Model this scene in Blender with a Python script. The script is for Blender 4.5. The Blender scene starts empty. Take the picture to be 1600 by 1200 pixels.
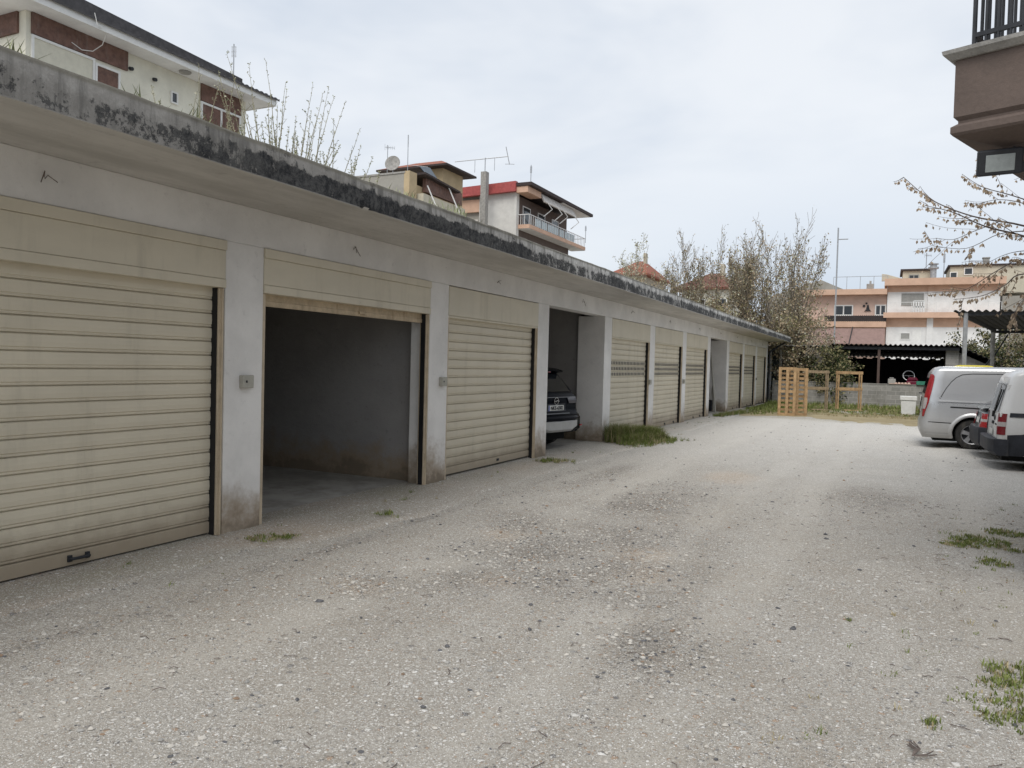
import bpy, bmesh, math, random
from mathutils import Vector, Matrix, noise
R = math.radians
scene = bpy.context.scene
COL = scene.collection
rng = random.Random(7)

# ------------------------------------------------------------------ camera
CAM_H = 1.7
FOC = 1200.0                      # focal length in pixels of a 1600 px wide frame
PITCH, YAW, ROLL = R(1.586), R(25.99), R(1.49)
F0 = Vector((-math.sin(YAW), math.cos(YAW), 0)); R0 = Vector((math.cos(YAW), math.sin(YAW), 0)); D0 = Vector((0, 0, -1))
FW = F0*math.cos(PITCH) + D0*math.sin(PITCH)
DN = -F0*math.sin(PITCH) + D0*math.cos(PITCH)
CR, SR = math.cos(ROLL), math.sin(ROLL)
EYE = Vector((0, 0, CAM_H))
cam_data = bpy.data.cameras.new('camera'); cam = bpy.data.objects.new('camera', cam_data); COL.objects.link(cam)
rt = R0*CR - DN*(-SR)*(-1)*(1)    # image right axis
rt = R0*CR + DN*(-SR)
dn = R0*SR + DN*CR
m = Matrix((( rt.x, -dn.x, -FW.x, 0), (rt.y, -dn.y, -FW.y, 0), (rt.z, -dn.z, -FW.z, CAM_H), (0, 0, 0, 1)))
cam.matrix_world = m
cam_data.sensor_width = 36; cam_data.lens = FOC/1600*36
cam_data.clip_start = .05; cam_data.clip_end = 2000
scene.camera = cam

def ray(px, py):
    u, v = px-800, py-600
    return R0*((CR*u+SR*v)/FOC) + DN*((-SR*u+CR*v)/FOC) + FW
def at_x(px, py, X):
    d = ray(px, py); return EYE + d*(X/d.x)
def at_y(px, py, Y):
    d = ray(px, py); return EYE + d*(Y/d.y)
def at_d(px, py, z):
    return EYE + ray(px, py)*z
def at_g(px, py, z=0.):
    d = ray(px, py); return EYE + d*((z-CAM_H)/d.z)

# ------------------------------------------------------------------ tagging
def tag(o, label=None, cat=None, group=None, kind=None):
    if label: o['label'] = label
    if cat: o['category'] = cat
    if group: o['group'] = group
    if kind: o['kind'] = kind
    return o
def empty(name, loc, label, cat, group=None, rz=0.):
    o = bpy.data.objects.new(name, None); COL.objects.link(o)
    o.location = loc; o.rotation_euler = (0, 0, rz); o.empty_display_size = .2
    return tag(o, label, cat, group)
def wloc(o):
    v = Vector((0, 0, 0))
    while o: v += o.location; o = o.parent
    return v

# ------------------------------------------------------------------ mesh builder
class MB:
    def __init__(s): s.v = []; s.f = []; s.m = []
    def add(s, vs, fs, mi=0):
        b = len(s.v); s.v += [tuple(v) for v in vs]
        for f in fs: s.f.append(tuple(b+i for i in f)); s.m.append(mi)
        return s
    def box(s, x0, x1, y0, y1, z0, z1, mi=0):
        if x0 > x1: x0, x1 = x1, x0
        if y0 > y1: y0, y1 = y1, y0
        if z0 > z1: z0, z1 = z1, z0
        vs = [(x, y, z) for z in (z0, z1) for y in (y0, y1) for x in (x0, x1)]
        return s.add(vs, [(0,2,3,1),(4,5,7,6),(0,1,5,4),(2,6,7,3),(0,4,6,2),(1,3,7,5)], mi)
    def obox(s, c, ax, ay, az, mi=0):          # oriented box: centre and three half-axis vectors
        c, ax, ay, az = map(Vector, (c, ax, ay, az))
        vs = [c+ax*i+ay*j+az*k for k in (-1,1) for j in (-1,1) for i in (-1,1)]
        return s.add(vs, [(0,2,3,1),(4,5,7,6),(0,1,5,4),(2,6,7,3),(0,4,6,2),(1,3,7,5)], mi)
    def bar(s, p, q, w, h=None, up=(0,0,1), mi=0):   # rectangular bar from p to q
        p, q = Vector(p), Vector(q); d = q-p; L = d.length; d.normalize(); h = h or w
        up = Vector(up)
        if abs(d.dot(up)) > .95: up = Vector((1,0,0))
        a = d.cross(up).normalized(); b = a.cross(d).normalized()
        return s.obox((p+q)/2, d*L/2, a*w/2, b*h/2, mi)
    def tube(s, pts, r, n=8, mi=0, cap=True):
        pts = [Vector(p) for p in pts]; rs = r if isinstance(r, (list, tuple)) else [r]*len(pts)
        rings = []; prev = None
        for i, p in enumerate(pts):
            d = (pts[min(i+1, len(pts)-1)]-pts[max(i-1, 0)])
            if d.length < 1e-9: d = Vector((0,0,1))
            d.normalize()
            if prev is None:
                a = d.orthogonal().normalized()
            else:
                a = prev - d*prev.dot(d)
                a = a.normalized() if a.length > 1e-6 else d.orthogonal().normalized()
            prev = a; b = d.cross(a)
            rings.append([p + (a*math.cos(t)+b*math.sin(t))*rs[i] for t in [2*math.pi*k/n for k in range(n)]])
        vs = [v for rg in rings for v in rg]; fs = []
        for i in range(len(pts)-1):
            for k in range(n):
                k2 = (k+1) % n
                fs.append((i*n+k, i*n+k2, (i+1)*n+k2, (i+1)*n+k))
        if cap:
            fs.append(tuple(reversed(range(n)))); fs.append(tuple(range((len(pts)-1)*n, len(pts)*n)))
        return s.add(vs, fs, mi)
    def prism(s, poly, axis, a0, a1, mi=0):    # poly in the two other axes (in order), extruded along axis
        n = len(poly)
        def P(u, v, w):
            return {'x': (w, u, v), 'y': (u, w, v), 'z': (u, v, w)}[axis]
        vs = [P(u, v, a0) for u, v in poly]+[P(u, v, a1) for u, v in poly]
        fs = [tuple(range(n)), tuple(reversed(range(n, 2*n)))]
        for i in range(n):
            j = (i+1) % n; fs.append((i, i+n, j+n, j))
        return s.add(vs, fs, mi)
    def lathe(s, prof, c, axis='z', n=24, mi=0):   # prof [(r, h)]
        c = Vector(c); vs = []; fs = []
        for r, h in prof:
            for k in range(n):
                t = 2*math.pi*k/n; u, v = r*math.cos(t), r*math.sin(t)
                vs.append(c + Vector({'z': (u, v, h), 'y': (u, h, v), 'x': (h, u, v)}[axis]))
        for i in range(len(prof)-1):
            for k in range(n):
                k2 = (k+1) % n; fs.append((i*n+k, i*n+k2, (i+1)*n+k2, (i+1)*n+k))
        fs.append(tuple(range(n))); fs.append(tuple(range((len(prof)-1)*n, len(prof)*n)))
        return s.add(vs, fs, mi)
    def grid(s, rows, mi=0):                   # rows of points -> quads
        nb = len(rows[0]); vs = [p for r in rows for p in r]
        fs = [(i*nb+j, i*nb+j+1, (i+1)*nb+j+1, (i+1)*nb+j) for i in range(len(rows)-1) for j in range(nb-1)]
        return s.add(vs, fs, mi)
    def build(s, name, mats, parent=None, bevel=0, smooth=False, local=False, seg=2, normals=True, angle=35):
        if not isinstance(mats, (list, tuple)): mats = [mats]
        vs = [Vector(v) for v in s.v]
        if parent is not None:
            off = Vector((0,0,0)) if local else wloc(parent); loc = Vector((0,0,0))
        elif local:
            off = Vector((0,0,0)); loc = Vector((0,0,0))
        else:
            lo = [min(v[i] for v in vs) for i in range(3)]; hi = [max(v[i] for v in vs) for i in range(3)]
            off = Vector(((lo[0]+hi[0])/2, (lo[1]+hi[1])/2, lo[2])); loc = off
        me = bpy.data.meshes.new(name)
        me.from_pydata([tuple(v-off) for v in vs], [], s.f)
        for mt in mats: me.materials.append(mt)
        me.polygons.foreach_set('material_index', s.m)
        if normals or bevel:
            bm = bmesh.new(); bm.from_mesh(me)
            if normals: bmesh.ops.recalc_face_normals(bm, faces=bm.faces)
            if bevel:
                ed = [e for e in bm.edges if len(e.link_faces) == 2 and e.calc_face_angle(0) > R(30)]
                bmesh.ops.bevel(bm, geom=ed, offset=bevel, segments=seg, affect='EDGES', clamp_overlap=True, profile=.5)
            bm.to_mesh(me); bm.free()
        if smooth:
            me.polygons.foreach_set('use_smooth', [True]*len(me.polygons))
            if hasattr(me, 'set_sharp_from_angle'): me.set_sharp_from_angle(angle=R(angle))
        me.update()
        o = bpy.data.objects.new(name, me); COL.objects.link(o)
        o.location = loc
        if parent is not None: o.parent = parent
        return o

# ------------------------------------------------------------------ materials
class NM:
    def __init__(s, name):
        s.mat = bpy.data.materials.new(name); s.mat.use_nodes = True
        s.nt = s.mat.node_tree; s.nt.nodes.clear()
        s.out = s.nt.nodes.new('ShaderNodeOutputMaterial'); s.b = s.nt.nodes.new('ShaderNodeBsdfPrincipled')
        s.nt.links.new(s.b.outputs[0], s.out.inputs[0]); s._p = None
    def set(s, sock, val):
        if hasattr(val, 'links') or isinstance(val, bpy.types.NodeSocket): s.nt.links.new(val, sock)
        else:
            if sock.type == 'RGBA' and not isinstance(val, (int, float)) and len(val) == 3: val = (*val, 1)
            sock.default_value = val
    def n(s, typ, out=0, props=None, **kw):
        nd = s.nt.nodes.new('ShaderNode'+typ)
        for k, v in (props or {}).items(): setattr(nd, k, v)
        for k, v in kw.items():
            key = int(k[1:]) if k[0] == 'i' and k[1:].isdigit() else k.replace('_', ' ')
            s.set(nd.inputs[key], v)
        return nd.outputs[out]
    @property
    def pos(s):
        if s._p is None: s._p = s.n('NewGeometry')
        return s._p
    def scaled(s, sx, sy, sz, v=None):
        return s.n('Mapping', Vector=v or s.pos, Scale=(sx, sy, sz))
    def noise(s, scale, detail=4, rough=.6, vec=None, out=0):
        return s.n('TexNoise', out=out, Vector=vec or s.pos, Scale=scale, Detail=detail, Roughness=rough)
    def ramp(s, fac, a, b, ca=0., cb=1.):       # smooth map range
        return s.n('MapRange', props={'interpolation_type': 'SMOOTHSTEP'}, i0=fac, i1=a, i2=b, i3=ca, i4=cb)
    def mix(s, fac, a, b, mode='MIX'):
        nd = s.nt.nodes.new('ShaderNodeMix'); nd.data_type = 'RGBA'; nd.blend_type = mode
        s.set(nd.inputs[0], fac); s.set(nd.inputs[6], a); s.set(nd.inputs[7], b); return nd.outputs[2]
    def math(s, op, a, b=0., c=0.):
        return s.n('Math', props={'operation': op}, i0=a, i1=b, i2=c)
    def sep(s, i, v=None):
        return s.n('SeparateXYZ', out=i, Vector=v or s.pos)
    def bump(s, h, strength=.3, dist=.02):
        nd = s.n('Bump', Height=h, Strength=strength, Distance=dist)
        s.nt.links.new(nd, s.b.inputs['Normal'])
    def done(s, color, rough=.8, metal=0., spec=.3):
        s.set(s.b.inputs['Base Color'], color); s.set(s.b.inputs['Roughness'], rough)
        s.set(s.b.inputs['Metallic'], metal); s.set(s.b.inputs['Specular IOR Level'], spec)
        return s.mat

def surf(name, col, rough=.7, var=.12, scale=3., bump=.0, bscale=40., metal=0., spec=.3, dirt=0., dirtcol=(.1,.085,.065)):
    """everyday surface: base colour with large and fine mottling, optional dirt and bump"""
    k = NM(name)
    big = k.noise(scale, 5, .65); fine = k.noise(scale*14, 3, .6)
    f = k.math('ADD', k.math('MULTIPLY', big, .7), k.math('MULTIPLY', fine, .3))
    lo = tuple(c*(1-var*1.6) for c in col); hi = tuple(min(1, c*(1+var*1.2)) for c in col)
    c = k.mix(k.ramp(f, .3, .7), lo, hi)
    if dirt:
        dn_ = k.noise(1., 6, .7, k.scaled(5, 5, .8))
        c = k.mix(k.ramp(dn_, .52, .75, 0, dirt), c, dirtcol)
    if bump: k.bump(k.noise(bscale, 4, .6), bump, .02)
    return k.done(c, k.ramp(f, .2, .8, rough*.85, min(1, rough*1.12)), metal, spec)

def plain_glass(name, tint=(.02,.025,.03), rough=.06):
    k = NM(name); return k.done(k.mix(k.noise(1.3), tint, tuple(c*1.6 for c in tint)), rough, 0, .6)

M = {}
# --- gravel yard
def ground_mat():
    k = NM('gravel_yard'); p = k.pos
    at = k.nt.nodes.new('ShaderNodeAttribute'); at.attribute_name = 'wear'
    loose, soil, green = [k.n('SeparateColor', out=i, Color=at.outputs['Color']) for i in range(3)]
    tr = k.scaled(1.5, .35, 1)                       # streaks along the driving direction
    a = k.noise(.9, 6, .65, tr); b = k.noise(2.6, 6, .7); fn = k.noise(55, 4, .75); g = k.noise(170, 3, .7)
    base = k.mix(k.ramp(a, .32, .68), (.47,.44,.39), (.60,.57,.515))
    base = k.mix(k.ramp(b, .45, .75, 0, .55), base, (.42,.36,.285))
    base = k.mix(k.ramp(k.noise(.35, 4, .6), .42, .62, 0, .5), base, (.62,.60,.56))
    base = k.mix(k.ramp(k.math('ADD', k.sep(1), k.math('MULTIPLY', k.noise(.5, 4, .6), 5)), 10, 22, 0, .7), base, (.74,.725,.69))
    base = k.mix(k.ramp(fn, .35, .7), k.mix(.58, base, (.12,.105,.085), 'MIX'), base)
    base = k.mix(k.ramp(g, .35, .7, .55, 0), base, (.2,.175,.14))
    base = k.mix(k.ramp(soil, .1, 1.0, 0, .6), base, k.mix(fn, (.36,.275,.195), (.52,.42,.32)))
    base = k.mix(k.ramp(green, .1, .95, 0, .55), base, k.mix(b, (.17,.155,.085), (.31,.27,.18)))
    track = at.outputs['Alpha']; base = k.mix(k.math('MULTIPLY', track, .16), base, (.60,.565,.50))
    dens = k.math('SUBTRACT', k.ramp(k.noise(.7, 5, .7), .3, .7, -.12, .14), k.math('MULTIPLY', track, .12))
    col = base; hts = None
    warp = k.n('VectorMath', props={'operation': 'ADD'}, i0=p, i1=k.n('VectorMath', props={'operation': 'SCALE'}, i0=k.noise(24, 2, .5, out=1), Scale=.03))
    for sc, thr, siz in ((17, .84, .40), (36, .60, .44), (75, .45, .48), (140, .38, .5)):
        st = k.scaled(sc, sc, sc*.6, warp)
        vo = k.nt.nodes.new('ShaderNodeTexVoronoi'); vo.inputs['Scale'].default_value = 1.; vo.inputs['Randomness'].default_value = 1.
        k.nt.links.new(st, vo.inputs['Vector'])
        rnd = k.n('SeparateColor', out=0, Color=vo.outputs['Color']); r2 = k.n('SeparateColor', out=1, Color=vo.outputs['Color']); r3 = k.n('SeparateColor', out=2, Color=vo.outputs['Color'])
        lim = k.math('SUBTRACT', k.math('SUBTRACT', thr, dens), k.math('MULTIPLY', loose, .3))
        on = k.math('GREATER_THAN', rnd, lim)
        shape = k.ramp(vo.outputs['Distance'], siz*.55, siz*.85, 1, 0)
        mk = k.math('MULTIPLY', on, shape)
        light = k.mix(r2, (.48,.46,.42), (.88,.87,.84)); dark = k.mix(r2, (.085,.088,.095), (.26,.25,.24))
        darkp = k.math('ADD', .13, k.math('MULTIPLY', loose, .38))
        stone = k.mix(k.math('LESS_THAN', r3, darkp), light, dark)
        stone = k.mix(k.math('GREATER_THAN', r3, .9), stone, (.36,.25,.17))
        rim = k.ramp(vo.outputs['Distance'], siz*.85, siz*1.25, .55, 0)
        col = k.mix(k.math('MULTIPLY', k.math('MULTIPLY', on, rim), k.math('ADD', .3, loose)), col, (.15,.13,.105))
        col = k.mix(k.math('MULTIPLY', mk, .82), col, stone)
        hh = k.math('MULTIPLY', mk, 14./sc)
        hts = hh if hts is None else k.math('ADD', hts, hh)
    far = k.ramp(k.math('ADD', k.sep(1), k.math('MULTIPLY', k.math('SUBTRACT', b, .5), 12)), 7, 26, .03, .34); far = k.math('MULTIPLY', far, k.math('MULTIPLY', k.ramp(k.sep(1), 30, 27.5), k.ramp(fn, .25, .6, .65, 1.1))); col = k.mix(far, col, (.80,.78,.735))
    hts = k.math('ADD', hts, k.math('MULTIPLY', fn, .5)); hts = k.math('ADD', hts, k.math('MULTIPLY', g, .2))
    k.bump(hts, .55, .02)
    return k.done(col, .92, 0, .15)
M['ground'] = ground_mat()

# --- stained slab edge and soffit of the garage roof
def slab_mat():
    k = NM('stained_slab'); y = k.sep(1); z = k.sep(2)
    streak = k.noise(1, 8, .78, k.scaled(11, 11, .9)); drip = k.noise(1, 6, .75, k.scaled(5, 5, .35)); bl = k.noise(1.5, 7, .75); fn = k.noise(13, 8, .82); spot = k.noise(4.2, 7, .75)
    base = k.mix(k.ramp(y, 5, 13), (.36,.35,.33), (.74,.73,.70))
    base = k.mix(k.ramp(fn, .38, .66, .55, 0), base, (.20,.19,.175))
    isedge = k.ramp(z, 3.122, 3.13)
    low = k.ramp(k.math('ADD', z, k.math('MULTIPLY', k.math('SUBTRACT', k.math('ADD', k.math('MULTIPLY', bl, .6), k.math('MULTIPLY', fn, .4)), .5), .34)), 3.335, 3.25)
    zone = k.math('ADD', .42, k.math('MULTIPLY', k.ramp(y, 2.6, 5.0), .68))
    lowf = k.noise(.55, 5, .7); mid = k.noise(6.5, 8, .78, k.scaled(1, 1, .8)); v = k.math('ADD', k.math('MULTIPLY', fn, .34), k.math('MULTIPLY', mid, .30)); v = k.math('ADD', v, k.math('MULTIPLY', spot, .18)); v = k.math('ADD', v, k.math('MULTIPLY', lowf, .18))
    run = k.math('MULTIPLY', k.ramp(y, 4.4, 5.3), k.ramp(y, 10.5, 7.5))
    v = k.math('MULTIPLY_ADD', k.math('SUBTRACT', v, .5), 1.9, .5); v = k.math('ADD', v, k.math('MULTIPLY', k.math('MULTIPLY', low, zone), .13)); v = k.math('ADD', v, k.math('MULTIPLY', k.math('MULTIPLY', low, run), .09)); v = k.math('ADD', v, k.math('MULTIPLY', zone, .012))
    mask = k.ramp(v, .565, .63)
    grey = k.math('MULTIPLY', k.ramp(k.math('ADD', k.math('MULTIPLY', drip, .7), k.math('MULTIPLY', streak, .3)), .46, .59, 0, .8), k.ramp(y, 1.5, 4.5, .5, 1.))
    col = k.mix(k.math('MULTIPLY', grey, isedge), base, (.13,.127,.12))
    rim = k.ramp(k.math('ADD', z, k.math('MULTIPLY', k.math('SUBTRACT', fn, .5), .12)), 3.33, 3.385, 0, .6)
    rim = k.math('MULTIPLY', rim, k.ramp(streak, .38, .6, .35, 1))
    col = k.mix(rim, col, (.15,.145,.13))
    col = k.mix(k.math('MULTIPLY', k.math('MULTIPLY', mask, isedge), .95), col, k.mix(k.ramp(fn, .4, .62), (.016,.018,.022), (.10,.10,.098)))
    top = k.ramp(z, 3.35, 3.375); col = k.mix(k.math('MULTIPLY', top, .7), col, (.16,.15,.12))
    k.bump(k.math('ADD', fn, k.math('MULTIPLY', mask, -.5)), .6, .02)
    return k.done(col, .93, 0, .15)
M['slab'] = slab_mat()
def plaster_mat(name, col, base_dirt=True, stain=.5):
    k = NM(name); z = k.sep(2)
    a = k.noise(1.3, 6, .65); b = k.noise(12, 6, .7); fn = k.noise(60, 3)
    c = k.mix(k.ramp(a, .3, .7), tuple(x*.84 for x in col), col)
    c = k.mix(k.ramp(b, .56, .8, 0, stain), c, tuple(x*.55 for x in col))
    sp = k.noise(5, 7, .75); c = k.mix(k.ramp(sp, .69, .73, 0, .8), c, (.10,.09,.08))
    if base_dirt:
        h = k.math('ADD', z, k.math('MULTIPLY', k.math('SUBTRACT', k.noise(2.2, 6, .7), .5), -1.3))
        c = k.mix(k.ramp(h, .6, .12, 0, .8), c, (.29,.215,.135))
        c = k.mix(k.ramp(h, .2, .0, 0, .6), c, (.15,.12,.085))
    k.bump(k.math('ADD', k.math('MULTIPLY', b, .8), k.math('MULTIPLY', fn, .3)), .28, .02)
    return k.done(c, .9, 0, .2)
M['wall'] = plaster_mat('garage_plaster', (.80,.78,.745))
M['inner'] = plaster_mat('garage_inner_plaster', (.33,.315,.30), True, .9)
def soffit_mat():
    k = NM('soffit_concrete'); a = k.noise(.8, 6, .7, k.scaled(2.5, .6, 1)); b = k.noise(3.5, 7, .75); cr = k.noise(2.4, 8, .8, k.scaled(3.2, .8, 1))
    c = k.mix(k.ramp(a, .3, .7), (.46,.44,.405), (.64,.615,.575)); c = k.mix(k.ramp(b, .55, .75, 0, .5), c, (.27,.25,.225))
    c = k.mix(k.ramp(cr, .655, .68, 0, .9), c, (.05,.045,.04))
    k.bump(k.math('SUBTRACT', b, cr), .35, .03); return k.done(c, .92, 0, .15)
M['soffit'] = soffit_mat()
def shutter_mat(name, col):
    k = NM(name); z = k.sep(2); a = k.noise(.9, 5, .6, k.scaled(1, 1, 2.5)); d = k.noise(1, 6, .7, k.scaled(3.5, 3.5, .5)); f = k.noise(35, 4, .7)
    c = k.mix(k.ramp(a, .3, .7), tuple(x*.9 for x in col), col)
    c = k.mix(k.ramp(d, .5, .78, 0, .5), c, tuple(x*.58 for x in col))
    h = k.math('ADD', z, k.math('MULTIPLY', k.noise(4, 5, .7), -.35)); c = k.mix(k.ramp(h, .32, -.1, 0, .75), c, (.25,.19,.13))
    c = k.mix(k.ramp(f, .66, .74, 0, .35), c, (.2,.15,.1))
    oi = k.n('ObjectInfo', out=5); c = k.mix(k.ramp(oi, 0, 1, 0, .16), c, tuple(x*.7 for x in col))
    k.bump(k.noise(1.4, 3, .5, k.scaled(1, 1, 1.6)), .35, .05)
    return k.done(c, k.ramp(d, .3, .7, .42, .6), 0, .35)
M['shutter'] = shutter_mat('cream_slats', (.68,.615,.48))
M['shutter_box'] = shutter_mat('cream_box_sheet', (.67,.61,.48))
M['rail'] = surf('beige_rail', (.52,.43,.31), .5, .12, 6, dirt=.3)
M['rust'] = surf('rusty_bar', (.50,.40,.27), .7, .15, 9, .2, dirt=.7, dirtcol=(.16,.08,.04))
M['black'] = surf('black_rubber', (.016,.016,.017), .6, .2, 8)
M['darkmetal'] = surf('dark_metal', (.03,.032,.037), .45, .2, 8)
M['greybox'] = surf('grey_plastic', (.40,.385,.33), .55, .08, 12, dirt=.25)
M['wire'] = surf('rusty_wire', (.14,.11,.09), .8, .3, 30)
def apron_mat():
    k = NM('apron_concrete'); a = k.noise(1.2, 6, .7); b = k.noise(8, 7, .75); f = k.noise(60, 4, .75)
    c = k.mix(k.ramp(a, .3, .7), (.36,.325,.265), (.48,.44,.37)); c = k.mix(k.ramp(b, .5, .72, 0, .6), c, (.2,.175,.135))
    c = k.mix(k.ramp(f, .6, .75, 0, .5), c, (.12,.105,.085)); c = k.mix(k.ramp(f, .4, .28, 0, .5), c, (.55,.53,.49))
    k.bump(k.math('ADD', b, k.math('MULTIPLY', f, .4)), .5, .02); return k.done(c, .93, 0, .15)
M['apron'] = apron_mat()
def garage_floor_mat():
    k = NM('garage_floor'); a = k.noise(1.6, 6, .7); b = k.noise(9, 6, .7)
    c = k.mix(k.ramp(a, .35, .65), (.26,.245,.215), (.40,.38,.345)); c = k.mix(k.ramp(b, .55, .75, 0, .7), c, (.15,.14,.12))
    k.bump(b, .3, .02); return k.done(c, .9, 0, .15)
M['gfloor'] = garage_floor_mat()
def leafmat(name, a, b, rough=.75, sc=6., trans=.25):
    k = NM(name); f = k.noise(sc, 3, .6); g = k.noise(sc*9, 2, .6)
    c = k.mix(k.ramp(k.math('ADD', k.math('MULTIPLY', f, .5), k.math('MULTIPLY', g, .5)), .35, .65), a, b)
    k.b.inputs['Transmission Weight'].default_value = 0
    k.b.inputs['Subsurface Weight'].default_value = 0
    return k.done(c, rough, 0, .2)
M['grass'] = leafmat('grass_blades', (.095,.13,.03), (.22,.25,.08), .7, 5)
M['drygrass'] = leafmat('dry_grass', (.26,.215,.115), (.42,.36,.22), .8, 5)
M['weed'] = leafmat('weed_leaf', (.20,.23,.11), (.40,.42,.27), .7, 14)
M['stalk'] = surf('pale_stalk', (.33,.30,.20), .8, .2, 20)
M['stem_grey'] = surf('grey_twig', (.27,.235,.19), .85, .25, 10)
M['bark'] = surf('grey_bark', (.17,.15,.125), .9, .25, 6, .5, 30)
M['darktwig'] = surf('dark_twig', (.16,.13,.115), .85, .2, 14)
M['pod'] = leafmat('tan_seed_pods', (.27,.21,.14), (.46,.37,.25), .85, 9)
M['olive'] = leafmat('olive_leaf', (.15,.14,.065), (.27,.24,.13), .8, 7)
M['palepod'] = leafmat('pale_seed_keys', (.34,.255,.185), (.56,.46,.34), .85, 12)
M['paleleaf'] = leafmat('pale_bud', (.36,.36,.26), (.56,.55,.42), .8, 9)
M['dgreen'] = leafmat('dark_green_leaf', (.022,.038,.014), (.06,.08,.03), .7, 7)

# ================================================================== THE YARD
def gauss(x, y, c, r):
    return math.exp(-(((x-c[0])/r[0])**2+((y-c[1])/r[1])**2))
LOOSE = [((-2.9,6.6),(.75,1.0)),((-2.3,7.4),(.8,.9)),((-1.95,6.3),(.7,.8)),((-3.5,4.75),(.42,.5)),((-2.4,5.6),(.6,.55)),((-2.9,5.3),(.5,.5)),((-1.7,5.6),(.5,.6)),((-3.4,7.5),(.5,.7)),
         ((-2.6,9.5),(.7,1.6)),((-.2,11.5),(.6,1.2)),((-1.2,4.6),(.5,.5)),((-3.9,11.5),(.25,1.6))]
SOIL = [((-1.95,6.9),(.35,.45)),((-1.75,6.2),(.3,.4)),((-2.7,5.35),(.28,.28)),((-3.55,4.7),(.35,.25)),((-3.45,6.9),(.3,.3)),
        ((-2.2,12.4),(.5,.9))]
GREEN = [((1.5,4.4),(.8,1.6)),((1.2,9.4),(.8,.7)),((2.6,7.),(1.0,3)),((.9,3.2),(.5,.8)),((-2.,28.6),(4,1.0))]
def wear(x, y):
    n1 = noise.noise(Vector((x*1.4, y*1.4, 3)))*.5+noise.noise(Vector((x*4, y*4, 8)))*.35
    def f(L): return max(0, min(1, max(gauss(x, y, c, r) for c, r in L)*1.25+n1*.7-.22))
    l = f(LOOSE); s = f(SOIL); g = f(GREEN)
    l = max(l, max(0, min(1, 1.1-abs(x+4.42-.16*noise.noise(Vector((0,y*.7,1)))-.05*noise.noise(Vector((0,y*5,4))))/.11))*(1 if y < 13 else .4)*(.55+n1))
    return l, s, g
def gz(x, y):
    if y > 60 or abs(x) > 40: return -.01
    f = min(1, max(0, (x+4.6)/1.2))
    a = noise.noise(Vector((x*.35, y*.22, 0)))*.035+noise.noise(Vector((x*1.3, y*1.0, 5)))*.012+noise.noise(Vector((x*5, y*5, 9)))*.004
    dip = -.03*gauss(x, y, (-2.4, 6.6), (1.2, 1.4))
    return -.01+f*(a+dip-.014*(trk(x, y) if -5 < x < 4 and y < 30 else 0))
def trk(x, y):
    v = 0
    for c0, b_ in ((-3.35, .02), (-1.75, .02), (-.75, .0), (.95, .0)):
        c = c0+.35*noise.noise(Vector((y*.13, c0, 2)))+(y-6)*b_
        v = max(v, max(0, 1-abs(x-c)/.34))
    n_ = noise.noise(Vector((x*.7, y*.45, 6)))*.6+noise.noise(Vector((x*2.4, y*1.2, 7)))*.45
    return max(0, min(1, v*1.3+n_-.12))
xs = [-420,-200,-100,-50,-25,-14,-9,-6.5]+[-5.6+.13*i for i in range(104)]+[8.5,10,13,18,30,60,120,250,420]
ys = [-300,-120,-50,-20,-10,-5,-2,0,.8]+[1.4+.12*i for i in range(170)]+[22+.5*i for i in range(1,40)]+[44,48,55,65,80,110,160,260,420,700]
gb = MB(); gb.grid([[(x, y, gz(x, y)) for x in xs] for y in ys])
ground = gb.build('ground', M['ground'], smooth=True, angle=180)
tag(ground, kind='structure')
ca = ground.data.color_attributes.new('wear', 'FLOAT_COLOR', 'POINT')
buf = []
for y in ys:
    for x in xs:
        if -6 < x < 8.1 and 1 < y < 32: l, s, g = wear(x, y)
        else: l, s, g = 0, 0, (.5 if y > 30 else 0)
        buf += [l, s, g, trk(x, y) if (-6 < x < 8.1 and 1 < y < 40) else 0]
ca.data.foreach_set('color', buf)

# concrete apron along the doors with a broken outer edge
def apron_edge(y):
    e = -4.72+.13*noise.noise(Vector((2, y*.55, 0)))+.05*noise.noise(Vector((4, y*2.3, 0)))+.035*noise.noise(Vector((4, y*9, 0)))+.02*noise.noise(Vector((4, y*23, 0)))
    if y < 5.2: e -= .28
    if 5.6 < y < 9: e += .20*math.sin((y-5.6)/3.4*math.pi)
    if y > 24: e -= .12
    return e
ab = MB(); rows = []
for i in range(330):
    y = -6+i*.12
    e = apron_edge(y); r = []
    for j in range(12):
        t = j/11; x = -5.88+(e+5.88)*t
        z = .032-.026*max(0, (t-.3)/.7)+.006*noise.noise(Vector((x*4, y*4, 2)))*min(1, t*3)
        if 9.0 < y < 12.6: z += .045*max(0, 1-t*3.2)
        if y < 5.4: z += .03*max(0, 1-t*3.0)
        r.append((x, y, z))
    r.append((e+.035, y, -.03)); rows.append(r)
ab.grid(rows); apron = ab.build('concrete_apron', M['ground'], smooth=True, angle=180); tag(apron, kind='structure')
ca = apron.data.color_attributes.new('wear', 'FLOAT_COLOR', 'POINT'); buf = []
for v in apron.data.vertices:
    q_ = v.co+apron.location; n_ = noise.noise(Vector((q_.x*2, q_.y*.8, 3))); buf += [max(0, n_*.5-.1), max(0, min(1, .35+n_*.8)), max(0, min(1, .5-n_*.8-(q_.x+5.5)*.4)), max(0, -n_*.5)]
ca.data.foreach_set('color', buf)

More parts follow.
